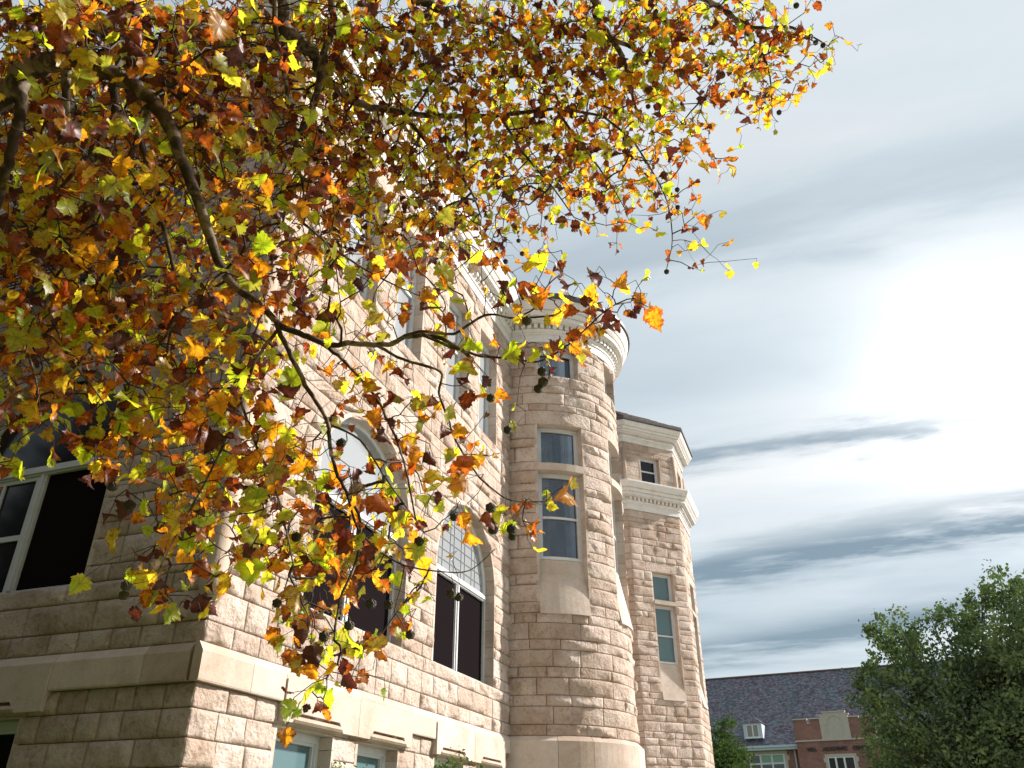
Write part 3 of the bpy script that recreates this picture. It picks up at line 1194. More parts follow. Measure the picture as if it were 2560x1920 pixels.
def arch_window(P, wallo, op, kind):
    _, uc, r, z0, zs = op
    d = -DEP
    zt0, zt1 = 5.28, 5.395                                # transom
    # stone surround
    mb = MB()
    reveal(mb, P, uc - r, z0, zs, -1)
    reveal(mb, P, uc + r, z0, zs, +1)
    k = 15
    for i in range(k):
        a0, a1 = PI * (i + .012) / k, PI * (i + .988) / k
        vs, fs = [], []
        ns = 3
        for j in range(ns + 1):
            a = a0 + (a1 - a0) * j / ns
            for (rr, n) in ((r - .004, -DEP - .03), (r - .004, .006), (r + .05, .006), (r + .05, -DEP - .03)):
                vs.append(P(uc + rr * math.cos(a), zs + rr * math.sin(a), n))
        for j in range(ns):
            for q in range(4):
                q2 = (q + 1) % 4
                fs.append((4 * j + q, 4 * j + q2, 4 * j + 4 + q2, 4 * j + 4 + q))
        fs += [(3, 2, 1, 0), (4 * ns, 4 * ns + 1, 4 * ns + 2, 4 * ns + 3)]
        mb.add(vs, fs, 0, rnd.random())
    mb.build("window_surround", M_DRESS, BLD, tones=True)
    mb = MB()
    mb.box(P, uc - r, uc + r, z0 - .03, z0 + .012, d - .05, .02)
    # frame with arch head
    fr = MB()
    w = .055
    fr.box(P, uc - r, uc - r + w, z0 + .013, zs, d - .04, d + .025)
    fr.box(P, uc + r - w, uc + r, z0 + .013, zs, d - .04, d + .025)
    fr.box(P, uc - r + w, uc + r - w, z0 + .013, z0 + .075, d - .04, d + .022)
    fr.box(P, uc - r + w, uc + r - w, zt0, zt1, d - .04, d + .03)
    fr.box(P, uc - r + w, uc + r - w, zt0 + .025, zt1 - .03, d + .03, d + .055)
    vs, fs = [], []
    ns = 28
    for j in range(ns + 1):
        a = PI * j / ns
        for (rr, n) in ((r - w - .02, d - .04), (r - w - .02, d + .012), (r - w, d + .03), (r, d + .03)):
            vs.append(P(uc + rr * math.cos(a), zs + rr * math.sin(a), n))
    for j in range(ns):
        for q in range(3):
            fs.append((4 * j + q, 4 * j + q + 1, 4 * j + 5 + q, 4 * j + 4 + q))
    fr.add(vs, fs)
    W = fr.build("arched_window", M_FRAME, BLD)
    m = MB()
    m.box(P, uc - .055, uc + .055, z0 + .075, zt0, d - .04, d + .02)
    m.box(P, uc - .02, uc + .02, z0 + .075, zt0, d + .02, d + .04)
    m.build("mullion", M_FRAME, W)
    for s in (-1, 1):
        a, b = sorted((uc + s * .055, uc + s * (r - w)))
        plain = not (kind == 'side' and s < 0)
        pane(P, "insect_screen" if plain else "pane", W, a, b, z0 + .075, zt0, d - .015, M_SCREEN if plain else M_DARKGLASS)
        if not plain:
            m = MB()
            m.box(P, a, a + .04, z0 + .075, zt0, d - .01, d + .012)
            m.box(P, b - .05, b, z0 + .075, zt0, d - .01, d + .012)
            m.box(P, (a + b) / 2 - .02, (a + b) / 2 + .02, z0 + .72, zt0 - .05, d - .01, d + .01)
            m.box(P, a + .04, b - .05, z0 + .66, z0 + .72, d - .01, d + .014)
            m.box(P, a + .04, b - .05, zt0 - .05, zt0, d - .01, d + .012)
            m.build("sash", M_FRAME, W)
    # fanlight pane and its leading
    vs = [P(uc, zt1, d - .012)] + [P(uc + (r - w) * math.cos(PI * j / 24), zs + (r - w) * math.sin(PI * j / 24), d - .012) for j in range(25)]
    mesh_obj("fanlight", vs, [(0, j + 1, j + 2) for j in range(24)], M_FAN if kind == 'main' else M_DARKGLASS, W)
    if not (kind == 'main' and uc > 4):
        return
    m = MB()
    rr = r - w - .03
    for i in range(-6, 7):
        u = i * .15
        h = math.sqrt(max(rr * rr - u * u, 0))
        if h > .06 and i % 3 != 0:
            m.box(P, uc + u - .005, uc + u + .005, zt1, zs + h, d - .01, d - .002)
    for z in (5.55, 5.72, 5.89, 6.06, 6.23, 6.40):
        h = math.sqrt(max(rr * rr - (z - zs) ** 2, 0))
        m.box(P, uc - h, uc + h, z - .005, z + .005, d - .0095, d - .0015)
    m.build("lead_lattice", M_LEAD, W)


M_LEAD = flat_mat("lead_came", (.27, .28, .30), .2, .7)
for op in FA:
    arch_window(P_F, F_WALL, op, 'main')
for op in LA:
    arch_window(P_L, L_WALL, op, 'side')


def sash_window(P, u0, u1, z0, z1, zr, glass, name="sash_window", seg=1, d=-DEP, surround=True, curtain=False, rs=True, w=.055):
    mb = MB()
    if surround:
        reveal(mb, P, u0, z0, z1, -1)
        reveal(mb, P, u1, z0, z1, +1)
        mb.box(P, u0 - .05, u1 + .05, z1, z1 + .012, -DEP - .03, -.005, seg)
        mb.build("window_surround", M_DRESS, BLD, tones=True)
    fr = MB()
    fr.box(P, u0, u0 + w, z0, z1, d - .05, d + .03)
    fr.box(P, u1 - w, u1, z0, z1, d - .05, d + .03)
    fr.box(P, u0 + w, u1 - w, z1 - w, z1, d - .05, d + .03, seg)
    fr.box(P, u0 + w, u1 - w, z0, z0 + w * 1.1, d - .05, d + .035, seg)
    W = fr.build(name, M_FRAME, BLD)
    a, b, za, zb = u0 + w, u1 - w, z0 + w * 1.1, z1 - w
    sh = MB()
    for (x0, x1) in ((a, a + .03), (b - .03, b)):
        sh.box(P, x0, x1, za, zb, d - .04, d + .012)
    sh.box(P, a + .03, b - .03, zb - .03, zb, d - .04, d + .012, seg)
    if zr:
        sh.box(P, a + .03, b - .03, zr - .022, zr + .022, d - .04, d + .018, seg)
    sh.build("sash", M_FRAME, W)
    if zr:
        pane(P, "pane", W, a, b, za, zr, d - .02, glass, seg)
        pane(P, "pane", W, a, b, zr, zb, d - .025, glass, seg)
    else:
        pane(P, "pane", W, a, b, za, zb, d - .02, glass, seg)
    if curtain:
        cm = M_PALE if z0 > 10 else M_CURTAIN
        c = MB()
        n = 26
        for (c0, c1_, zz0) in curtain:
            vs = []
            for i in range(n + 1):
                f = i / n
                u = a + (b - a) * (c0 + (c1_ - c0) * f)
                off = d - .13 + .022 * math.sin(f * 38 + c0 * 9) + .012 * math.sin(f * 71)
                vs += [P(u, zz0, off), P(u, zb, off)]
            c.add(vs, [(2 * i, 2 * i + 2, 2 * i + 3, 2 * i + 1) for i in range(n)])
        c.build("curtain", cm, W, smooth=True)
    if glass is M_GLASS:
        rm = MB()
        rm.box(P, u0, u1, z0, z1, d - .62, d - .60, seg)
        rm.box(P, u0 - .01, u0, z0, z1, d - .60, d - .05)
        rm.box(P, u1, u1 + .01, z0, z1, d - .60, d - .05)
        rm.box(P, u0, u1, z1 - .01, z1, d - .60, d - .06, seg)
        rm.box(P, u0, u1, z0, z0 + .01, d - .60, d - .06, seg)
        rm.build("dark_room_box", M_ROOM, W)  # shallow dark box in place of the room's own shade
    return W


for a, b in FU:
    sash_window(P_F, a, b, 8.28, 10.46, 9.5, M_FAN)
for a, b in LU:
    sash_window(P_L, a, b, 8.28, 10.46, 9.5, M_DARKGLASS)
for a, b in FB:
    sash_window(P_F, a, b, 1.1, 2.62, 1.9, M_TEAL, "basement_window", w=.075)
for a, b in LB:
    sash_window(P_L, a, b, 1.1, 2.62, 1.9, M_DARKGLASS, "basement_window", w=.075)
for i, a in enumerate(W_ANG):
    c = ARC(a)
    mb = MB()
    reveal(mb, P_T, c - .48, 5.26, 9.05, -1)
    reveal(mb, P_T, c + .48, 5.26, 9.05, +1)
    mb.box(P_T, c - .48, c + .48, 8.035, 8.185, -DEP - .02, .03, 5, tone=.6)
    mb.box(P_T, c - .52, c + .52, 9.052, 9.09, -DEP - .08, -.004, 5, tone=.5)
    mb.build("window_surround", M_DRESS, BLD, tones=True)
    cu = [(0, .24, 6.3), (.70, 1.0, 6.3)]
    sash_window(P_T, c - .478, c + .478, 6.27, 8.03, 7.11, M_GLASS, seg=5, surround=False, curtain=cu)
    sash_window(P_T, c - .478, c + .478, 8.19, 9.045, None, M_GLASS, "transom_window", seg=5, surround=False, curtain=[(0, .38, 8.2), (.62, 1, 8.2)])
    sash_window(P_T, c - .468, c + .468, 10.2, 10.90, None, M_GLASS, "attic_window", seg=5, curtain=[(0, 1, 10.2)])
    # sloping sill panel
    vs, fs, k = [], [], 8
    for j in range(k + 1):
        u = c - .478 + .956 * j / k
        vs += [P_T(u, 5.215, -.02), P_T(u, 5.215, .065), P_T(u, 6.26, -DEP + .045), P_T(u, 6.268, -DEP - .02)]
    for j in range(k):
        for q in range(3):
            fs.append((4 * j + q, 4 * j + 4 + q, 4 * j + 5 + q, 4 * j + 1 + q))
    fs += [(0, 1, 2, 3)[::-1], tuple(4 * k + q for q in range(4))]
    m = MB()
    m.add(vs, fs, 0, .75)
    m.build("sill_panel", M_DRESS, BLD, tones=True)
for (k, Pk, ln, _) in O_WALLS:
    if k not in (1, 2):
        continue
    a, b = ln / 2 - .40 + .13, ln / 2 + .40 + .13
    mb = MB()
    reveal(mb, Pk, a, 5.28, 9.05, -1)
    reveal(mb, Pk, b, 5.28, 9.05, +1)
    mb.box(Pk, a, b, 8.045, 8.165, -DEP - .02, .02, tone=.6)
    mb.box(Pk, a - .05, b + .05, 9.052, 9.09, -DEP - .08, -.004, tone=.5)
    mb.build("window_surround", M_DRESS, BLD, tones=True)
    sash_window(Pk, a + .002, b - .002, 6.31, 8.04, 7.13, M_TEAL, surround=False)
    sash_window(Pk, a + .002, b - .002, 8.17, 9.045, None, M_TEAL, "transom_window", surround=False)
    sash_window(Pk, ln / 2 - .36, ln / 2 + .40, 12.05, 13.02, 12.55, M_DARKGLASS, "attic_window")
    m = MB()
    vs = [Pk(a + .002, 5.24, -.02), Pk(a + .002, 5.24, .055), Pk(a + .002, 6.30, -DEP + .045), Pk(a + .002, 6.308, -DEP - .02),
          Pk(b - .002, 5.24, -.02), Pk(b - .002, 5.24, .055), Pk(b - .002, 6.30, -DEP + .045), Pk(b - .002, 6.308, -DEP - .02)]
    m.add(vs, [(0, 4, 5, 1), (1, 5, 6, 2), (2, 6, 7, 3), (0, 1, 2, 3)[::-1], (4, 5, 6, 7)], 0, .75)
    m.build("sill_panel", M_DRESS, BLD, tones=True)
# slim shafts on the attic corners of the tower
for k in (0, 1, 2):
    x, y = oct_corner(k, OCR - .02)
    m = MB()
    m.tube([(x, y, 11.9), (x, y, 13.2)], [.075, .075], 12)
    m.build("corner_shaft", M_DRESS, BLD, smooth=True)
# sill band of the facade
for (P, a, b, s) in ((P_F, 1.2, 4.25, 5), (P_F, 4.55, 7.5, 6), (P_L, -4.4, -1.3, 7)):
    v, f = block_mesh(P, (a, b, a, b), 3.675, 3.862, .05, .09, s * 3.3)
    m = MB()
    m.add(v, f, 0, .6)
    m.build("sill_course", M_STONE, BLD, smooth=True, tones=True)


# ---- fire escape on the shaded wall
def fire_escape():
    FE = MB()
    y0, y1, x1, z = 2.0, 5.2, -1.15, 8.05
    P = lambda u, z, n: (-n, u, z)
    FE.box(P, y0, y1, z - .12, z, 1.11, 1.15)
    FE.box(P, y0, y1, z - .12, z, .02, .06)
    for y in np.linspace(y0, y1, 5):
        FE.box(P, y - .02, y + .02, z - .12, z - .01, .06, 1.11)
    root = FE.build("fire_escape", M_METAL, BLD)
    for i in range(22):
        n = .09 + i * .047
        m = MB()
        m.box(P, y0 + .01, y1 - .01, z + .002, z + .014, n, n + .024)
        m.build("slat", M_METAL, root)
    for y in (2.15, 3.6, 5.05):
        m = MB()
        m.tube([(-1.1, y, z - .1), (-.01, y - .35, z - 1.35)], [.03, .03], 6)
        m.build("bracket", M_METAL, root)
    for zz in (z + .5, z + 1.0):
        m = MB()
        m.tube([(-.02, y0 + .02, zz), (-1.13, y0 + .02, zz), (-1.13, y1, zz)], [.018] * 3, 6)
        m.build("railing", M_METAL, root)
    for y in np.linspace(y0 + .02, y1, 8):
        m = MB()
        m.tube([(-1.13, y, z), (-1.13, y, z + 1.0)], [.014, .014], 5)
        m.build("baluster", M_METAL, root)
    # stair flight down along the wall
    for n in (.25, 1.05):
        m = MB()
        m.box(lambda u, z, nn: (-nn, 5.2 + u * .72, 8.05 - u * .70 + z), 0, 4.0, -.14, .06, n, n + .03)
        m.build("stringer", M_METAL, root)
    for i in range(12):
        m = MB()
        u = .2 + i * .32
        m.box(P, 5.2 + u * .72 - .1, 5.2 + u * .72 + .1, 8.05 - u * .70, 8.07 - u * .70, .28, 1.05)
        m.build("tread", M_METAL, root)


fire_escape()


# ------------------------------------------------------------------ far brick building
def brick_building():
    bd = -math.sin(R_(64)) * RT + math.cos(R_(64)) * H     # away to the left
    P0 = CAM + 75 * (H * math.cos(R_(15)) + RT * math.sin(R_(15)))
    P0[2] = 0
    nb = np.array([-bd[1], bd[0], 0])
    if nb @ (CAM - P0) < 0:
        nb = -nb
    rd = -bd
    B = empty("brick_building", P0, "red brick hall with steep grey shingle roof, stepped parapet and black lettering", "building")
    P = lambda u, z, n: tuple(P0 + rd * u + nb * n + np.array([0, 0, z]))
    mb = MB()
    mb.box(P, -14, 3.9, 0, 8.2, -14, 0)
    mb.box(P, 9.9, 30, 0, 8.2, -14, 0)
    mb.build("wall", M_BRICK, B)
    # gabled roof
    m = MB()
    m.add([P(-15, 8.15, .55), P(31, 8.15, .55), P(31, 15.1, -7), P(-15, 15.1, -7), P(31, 8.15, -14.5), P(-15, 8.15, -14.5)],
          [(0, 1, 2, 3), (3, 2, 4, 5)])
    rf = m.build("roof", M_SHINGLE, B)
    m = MB()
    m.box(P, -15, 31, 15.06, 15.16, -7.15, -6.85)
    m.build("ridge_cap", tile_mat("ridge_cap_clay", (.16, .09, .07), (.22, .13, .10), (.28, .17, .13)), rf)
    m = MB()
    m.box(P, -15, 3.86, 8.12, 8.30, .05, .60)
    m.box(P, -15, 3.86, 8.30, 8.46, .0, .70)
    m.box(P, 9.95, 31, 8.12, 8.46, .05, .66)
    m.build("eave_fascia", M_PIPE, B)
    m = MB()
    m.tube([P(3.5, 8.2, .35), P(3.55, 8.0, .14), P(3.55, .1, .14)], [.07, .07, .07], 8)
    m.build("drainpipe", M_PIPE, B)
    # dormer
    dz0, dz1, du0, du1, dn = 9.08, 10.28, -.28, 1.22, .05
    m = MB()
    m.box(P, du0, du1, dz0, dz1, -2.6, dn)
    D = m.build("dormer", M_PIPE, B)
    m = MB()
    c = (du0 + du1) / 2
    m.add([P(du0 - .1, dz1 - .02, dn + .12), P(du1 + .1, dz1 - .02, dn + .12), P(du1 + .1, dz1 - .02, -3), P(du0 - .1, dz1 - .02, -3), P(c, dz1 + .62, -.55), P(c, dz1 + .62, -3.2)],
          [(0, 1, 4), (1, 2, 5, 4), (3, 0, 4, 5), (0, 3, 2, 1)])
    m.build("dormer_roof", M_SHINGLE, D)
    m = MB()
    for (a, b) in ((du0 + .30, c - .045), (c + .045, du1 - .33)):
        mm = MB()
        mm.box(P, a, b, dz0 + .16, dz1 - .20, dn - .02, dn + .012)
        mm.build("pane", flat_mat("dormer_pane", (.24, .22, .19), .15, .6), D)
    m.box(P, du0 + .24, du0 + .30, dz0 + .1, dz1 - .14, dn, dn + .04)
    m.box(P, du1 - .33, du1 - .27, dz0 + .1, dz1 - .14, dn, dn + .04)
    m.box(P, c - .045, c + .045, dz0 + .1, dz1 - .14, dn, dn + .04)
    m.box(P, du0 + .3, du1 - .33, dz1 - .2, dz1 - .14, dn, dn + .038)
    m.box(P, du0 + .1, du1 - .1, dz0 + .02, dz0 + .12, dn, dn + .07)
    m.build("dormer_frame", paint_mat("dormer_white", (.72, .74, .78), .2), D)
    # projecting bay with stepped parapet
    m = MB()
    m.box(P, 3.9, 9.9, 0, 8.56, -6, 1)
    m.box(P, 3.9, 9.9, 8.68, 9.86, .65, 1)
    for (a, b) in ((3.9, 4.93), (5.18, 5.90), (8.06, 8.80), (9.05, 9.9)):
        m.box(P, a, b, 9.86, 10.17, .65, 1)
    bay = m.build("bay_wall", M_BRICK, B)
    m = MB()
    m.box(P, 3.86, 9.94, 8.56, 8.68, -.1, 1.09)
    m.build("stone_band", M_CREAM, B)
    m = MB()
    for (a, b) in ((3.84, 4.97), (5.14, 5.86), (8.10, 8.84), (9.01, 9.96)):
        m.box(P, a, b, 10.17, 10.26, .58, 1.07)
    for (a, b) in ((4.93, 5.18), (8.80, 9.05)):
        m.box(P, a, b, 9.86, 9.95, .60, 1.04)
    for (a, b) in ((5.78, 6.24), (7.86, 8.16)):
        m.box(P, a, b, 10.40, 10.48, .58, 1.08)
    m.box(P, 6.18, 7.92, 10.60, 10.69, .58, 1.10)
    m.build("coping", M_CREAM, B)
    m = MB()
    m.box(P, 5.90, 8.06, 8.68, 10.40, .7, 1.045)
    m.box(P, 6.24, 7.86, 10.40, 10.60, .7, 1.045)
    pn = m.build("stone_panel", M_CREAM, B)
    m = MB()                                              # carved pointed frame on the panel
    for u in (6.42, 7.50):
        m.box(P, u, u + .07, 8.95, 9.95, 1.045, 1.075)
    for s in (0, 1):
        pts = [P(6.455 if s == 0 else 7.535, 9.95, 1.06), P(6.62 if s == 0 else 7.37, 10.25, 1.06), P(6.995, 10.38, 1.06)]
        m.tube(pts, [.035] * 3, 6)
    m.build("carved_frame", M_CREAM, pn)
    # lettering
    for word, u0, u1 in (("WILL", 4.60, 5.36), ("ACADEMIC", 5.80, 7.62), ("CENTER", 8.01, 9.35)):
        cu = bpy.data.curves.new("text", 'FONT')
        cu.body = word
        cu.size = .36
        cu.extrude = .06
        cu.offset = .012
        to = bpy.data.objects.new("text", cu)
        col.objects.link(to)
        bpy.context.view_layer.update()
        me = bpy.data.meshes.new_from_object(to.evaluated_get(bpy.context.evaluated_depsgraph_get()))
        bpy.data.objects.remove(to)
        co = np.array([v.co for v in me.vertices])
        sx = (u1 - u0) / (co[:, 0].max() - co[:, 0].min())
        co = np.array([P(u0 + (x - co[:, 0].min()) * sx, 7.87 + y * .27 / .26, 1.03 + z) for x, y, z in co]) - P0
        for v, c_ in zip(me.vertices, co):
            v.co = c_
        o = bpy.data.objects.new("lettering", me)
        me.materials.append(M_METAL)
        col.objects.link(o)
        o.parent = B
        o["label"] = "black raised lettering on the brick"
    # stone-framed bay window
    m = MB()
    m.box(P, 5.86, 8.18, 7.41, 7.60, .9, 1.06)
    for u in (5.86, 7.98):
        m.box(P, u, u + .2, 5.2, 7.41, .9, 1.05)
    for u in (5.74, 8.17):
        m.box(P, u, u + .13, 7.05, 7.37, .9, 1.045)
        m.box(P, u, u + .13, 6.2, 6.6, .9, 1.045)
    W = m.build("bay_window", M_CREAM, B)
    gl = flat_mat("far_pane", (.045, .05, .055), .08, .8)
    for (a, b) in ((6.12, 6.56), (6.70, 7.18), (7.32, 7.92)):
        mm = MB()
        mm.box(P, a, b, 5.3, 7.33, .98, 1.012)
        mm.build("pane", gl, W)
    m = MB()
    for (a, b) in ((6.06, 6.12), (6.56, 6.70), (7.18, 7.32), (7.92, 7.98)):
        m.box(P, a, b, 5.3, 7.41, .95, 1.03)
    m.box(P, 6.12, 7.92, 7.33, 7.41, .95, 1.028)
    m.build("mullion", paint_mat("far_white", (.72, .75, .76), .2), W)
    # wide window of the wing
    m = MB()
    m.box(P, -.2, 2.9, 7.87, 8.10, -.05, .03)
    m.box(P, 2.68, 2.90, 4.2, 7.87, -.05, .025)
    m.box(P, 2.90, 3.05, 7.4, 7.75, -.05, .02)
    m.box(P, 2.90, 3.05, 6.4, 6.75, -.05, .02)
    W = m.build("wing_window", M_CREAM, B)
    gg = flat_mat("green_pane", (.16, .32, .23), .12, .7)
    m = MB()
    for u in (-.12, .72, 1.62, 2.56):
        m.box(P, u, u + .14, 4.2, 7.87, -.03, .04)
    for z in (4.2, 5.9, 7.12, 7.79):
        m.box(P, .02, 2.56, z, z + .13 if z < 7.7 else z + .08, -.03, .035)
    m.build("mullion", paint_mat("wing_white", (.68, .70, .72), .2), W)
    for i, (a, b) in enumerate(((.02, .72), (.86, 1.62), (1.76, 2.56))):
        for (z0, z1) in ((4.33, 5.9), (6.03, 7.12), (7.25, 7.79)):
            mm = MB()
            mm.box(P, a, b, z0, z1, -.02, .01)
            mm.build("pane", gg if (i > 0 and z0 > 7) else gl, W)


brick_building()


# ------------------------------------------------------------------ green trees and shrubs
def leaf_cloud(centers, n, size, seed, flat=.9):
    """many small leaf faces in clumps spread through the given spheres"""
    r = np.random.default_rng(seed)
    C_ = np.array([c[:3] for c in centers])
    Rr = np.array([c[3] for c in centers])
    w = Rr ** 2.3
    w /= w.sum()
    ncl = max(8, n // 26)
    ids = r.choice(len(C_), ncl, p=w)
    d = r.normal(size=(ncl, 3))
    d /= np.linalg.norm(d, axis=1)[:, None]
    rad = r.uniform(.35, 1.0, ncl) ** .5
    cl = C_[ids] + d * (Rr[ids] * rad)[:, None]
    cid = np.repeat(np.arange(ncl), 26)
    p = cl[cid] + r.normal(size=(len(cid), 3)) * (Rr[ids][cid] * .13 + size * .8)[:, None]
    m = len(p)
    a = r.normal(size=(m, 3))
    a /= np.linalg.norm(a, axis=1)[:, None]
    b = r.normal(size=(m, 3))
    b -= a * (a * b).sum(1)[:, None]
    b /= np.linalg.norm(b, axis=1)[:, None]
    s = size * r.uniform(.6, 1.3, m)[:, None]
    nrm = np.cross(a, b)
    v = np.stack([p - a * s, p + b * s * .55 + nrm * s * .15, p + a * s, p - b * s * .55 + nrm * s * .15], 1).reshape(-1, 3)
    f = np.arange(m * 4).reshape(-1, 4)
    return v, f


def fast_mesh(name, v, f, mats, parent, mat_idx=None):
    me = bpy.data.meshes.new(name)
    k = f.shape[1]
    me.vertices.add(len(v))
    me.vertices.foreach_set("co", np.ascontiguousarray(v - world_loc(parent), dtype=np.float32).ravel())
    me.loops.add(f.size)
    me.loops.foreach_set("vertex_index", np.ascontiguousarray(f, dtype=np.int32).ravel())
    me.polygons.add(len(f))
    me.polygons.foreach_set("loop_start", np.arange(0, f.size, k, dtype=np.int32))
    for mm in mats:
        me.materials.append(mm)
    if mat_idx is not None:
        me.polygons.foreach_set("material_index", np.asarray(mat_idx, dtype=np.int32))
    me.update(calc_edges=True)
    me.validate()
    o = bpy.data.objects.new(name, me)
    col.objects.link(o)
    o.parent = parent
    return o


DS = 2560 / 2212


def green_tree(name, label, lobes, dist, n, size, mat, seed, trunk_px, trunk_r):
    """lobes: (x, y, r) as seen, at their own depth"""
    r = random.Random(seed)
    base = at(trunk_px * DS, 1650 * DS, dist)
    base[2] = 0
    T = empty(name, base, label, "tree")
    cs = []
    for (x, y, rad) in lobes:
        dd = dist + r.uniform(-2.2, 2.2)
        c = at(x * DS, y * DS, dd)
        cs.append((*c, rad * DS * dd / F_PX))
    v, f = leaf_cloud(cs, n, size, seed)
    c = fast_mesh("crown", v, f, [mat], T)
    c["kind"] = "stuff"
    mb = MB()
    top = np.mean([q[:3] for q in cs], axis=0)
    mid = base + (top - base) * .45
    mid[:2] = base[:2] + (top - base)[:2] * .2
    mb.tube([base, mid, top], [trunk_r, trunk_r * .75, trunk_r * .3], 10)
    mb.build("trunk", M_TRUNK, T, smooth=True)
    for q in cs:
        m = MB()
        s = mid + (top - mid) * r.uniform(0, .5)
        e = np.array(q[:3])
        m.tube([s, (s + e) / 2 + np.array([0, 0, -.3]), e], [trunk_r * .3, trunk_r * .16, trunk_r * .04], 6)
        m.build("limb", M_TRUNK, T, smooth=True)
    return T


green_tree("leafy_tree", "large dark green tree at right in front of the brick hall",
           [(2165, 1262, 34), (2120, 1290, 26), (2195, 1300, 40), (2075, 1330, 30), (2040, 1350, 26), (2005, 1322, 24), (1930, 1340, 26), (1895, 1375, 24), (1955, 1385, 34),
            (1990, 1410, 34), (2130, 1365, 46), (2190, 1385, 50), (2080, 1420, 46), (1915, 1420, 30), (1880, 1470, 26), (1862, 1500, 22), (1910, 1490, 36), (1960, 1470, 44),
            (2030, 1480, 52), (2120, 1470, 60), (2200, 1480, 60), (1900, 1545, 34), (1950, 1560, 46), (2020, 1560, 56), (2110, 1570, 64), (2200, 1580, 70), (1880, 1600, 26),
            (1935, 1630, 48), (2010, 1650, 60), (2100, 1660, 70), (2200, 1670, 80), (2300, 1480, 120), (1960, 1710, 60), (2060, 1730, 80), (2180, 1750, 90), (2320, 1640, 120),
            (2270, 1330, 70), (2370, 1400, 110)],
           38, 72000, .095, M_GREEN, 5, 2180, .35)
green_tree("small_tree", "small round green tree between the stone tower and the brick hall",
           [(1552, 1600, 26), (1575, 1575, 18), (1568, 1640, 36), (1600, 1655, 26), (1555, 1680, 48), (1610, 1700, 40), (1535, 1640, 30)],
           46, 9000, .09, M_DGREEN, 9, 1560, .14)


def evergreen(label, x, y, h, rad, n, seed):  # unseen trees, added to keep sky light off the side wall
    r = random.Random(seed)
    base = np.array([x, y, 0.0])
    T = empty("added_shade_evergreen", base, label, "tree")
    cs = []
    for k in range(14):
        f = k / 13
        rr = rad * (1.05 - .85 * f)
        for q in range(4):
            a = r.uniform(0, 2 * PI)
            cs.append((x + rr * .55 * math.cos(a), y + rr * .55 * math.sin(a), .6 + f * (h - .8), max(.35, rr * .62)))
    v, f = leaf_cloud(cs, n, .13, seed)
    c = fast_mesh("crown", v, f, [M_DGREEN], T)
    c["kind"] = "stuff"
    m = MB()
    m.tube([base, base + [0, 0, h * .5], base + [0, 0, h * .97]], [.2, .13, .03], 10)
    m.build("trunk", M_TRUNK, T, smooth=True)


evergreen("unseen dense evergreen added close by to shade the side wall", -4.4, 6.6, 11, 2.7, 30000, 41)


evergreen("unseen dense evergreen added on the lawn to shade the side wall", -12.0, 1.6, 11, 3.4, 30000, 42)


def shrub(label, px, py, Y, n, seed, size, rad):
    d = ray(px, py)
    t = (Y - CAM[1]) / d[1]
    top = CAM + d * t
    base = np.array([top[0], top[1], 0])
    S = empty("shrub", base, label, "shrub", "shrubs along the facade")
    z = top[2]
    cs = [(top[0], top[1], z - rad, rad), (top[0] + .3, top[1] - .1, z - rad * 1.3, rad), (top[0] - .3, top[1] + .05, z - rad * 1.5, rad), (top[0], top[1], z - 1.2, rad * 1.6), (top[0], top[1], z - 1.9, rad * 1.5)]
    v, f = leaf_cloud(cs, n, size, seed)
    c = fast_mesh("foliage", v, f, [M_SHRUB], S)
    c["kind"] = "stuff"
    m = MB()
    for i in range(6):
        a = i * 1.05
        m.tube([base, base + np.array([.1 * math.cos(a), .1 * math.sin(a), z * .6]), base + np.array([.35 * math.cos(a), .3 * math.sin(a), z - .15])], [.02, .014, .004], 5)
    m.build("stem", M_TRUNK, S)


shrub("bright green shrub whose top reaches the notched apron beside the turret", 1140, 1890, -.55, 5200, 31, .030, .30)
shrub("green shrub with only its twig tips showing below the middle basement window", 862, 1912, -.50, 2200, 32, .024, .18)


# ------------------------------------------------------------------ the sycamore
TREE_BASE = CAM + H * 1.2 - RT * 4.6
TREE_BASE[2] = 0
SYC = empty("sycamore_tree", TREE_BASE, "sycamore with yellow, green and rust autumn leaves and hanging seed balls", "tree")


def smooth_path(pts, per=5):
    pts = [np.asarray(p, float) for p in pts]
    out = []
    n = len(pts)
    for i in range(n - 1):
        p0, p1, p2, p3 = pts[max(i - 1, 0)], pts[i], pts[i + 1], pts[min(i + 2, n - 1)]
        for k in range(per):
            t = k / per
            out.append(.5 * ((2 * p1) + (-p0 + p2) * t + (2 * p0 - 5 * p1 + 4 * p2 - p3) * t * t + (-p0 + 3 * p1 - 3 * p2 + p3) * t ** 3))
    out.append(pts[-1])
    return out


def hr(h, r, z):
    p = CAM + H * h + RT * r
    return np.array([p[0], p[1], z])


SKEL = []            # skeleton nodes of the limbs


def limb(pts, r0, r1, name="limb", sides=9, mat=M_BARK):
    path = smooth_path(pts)
    n = len(path)
    rr = random.Random(n * 7 + int(r0 * 1e4))
    rads = [(r0 + (r1 - r0) * (i / (n - 1)) ** .8) * rr.uniform(.93, 1.08) for i in range(n)]
    path = [p + np.array([rr.uniform(-1, 1), rr.uniform(-1, 1), rr.uniform(-1, 1)]) * rads[i] * .35 for i, p in enumerate(path)]
    m = MB()
    m.tube(path, rads, sides)
    m.build(name, mat, SYC, smooth=True)
    for p in path:
        SKEL.append(p)


def px(lst, d0, d1, disp=True):
    """seen points -> places; the distance runs from d0 to d1 along the limb"""
    k = DS if disp else 1.0
    n = len(lst)
    return [at(x * k, y * k, d0 + (d1 - d0) * i / max(1, n - 1)) for i, (x, y) in enumerate(lst)]


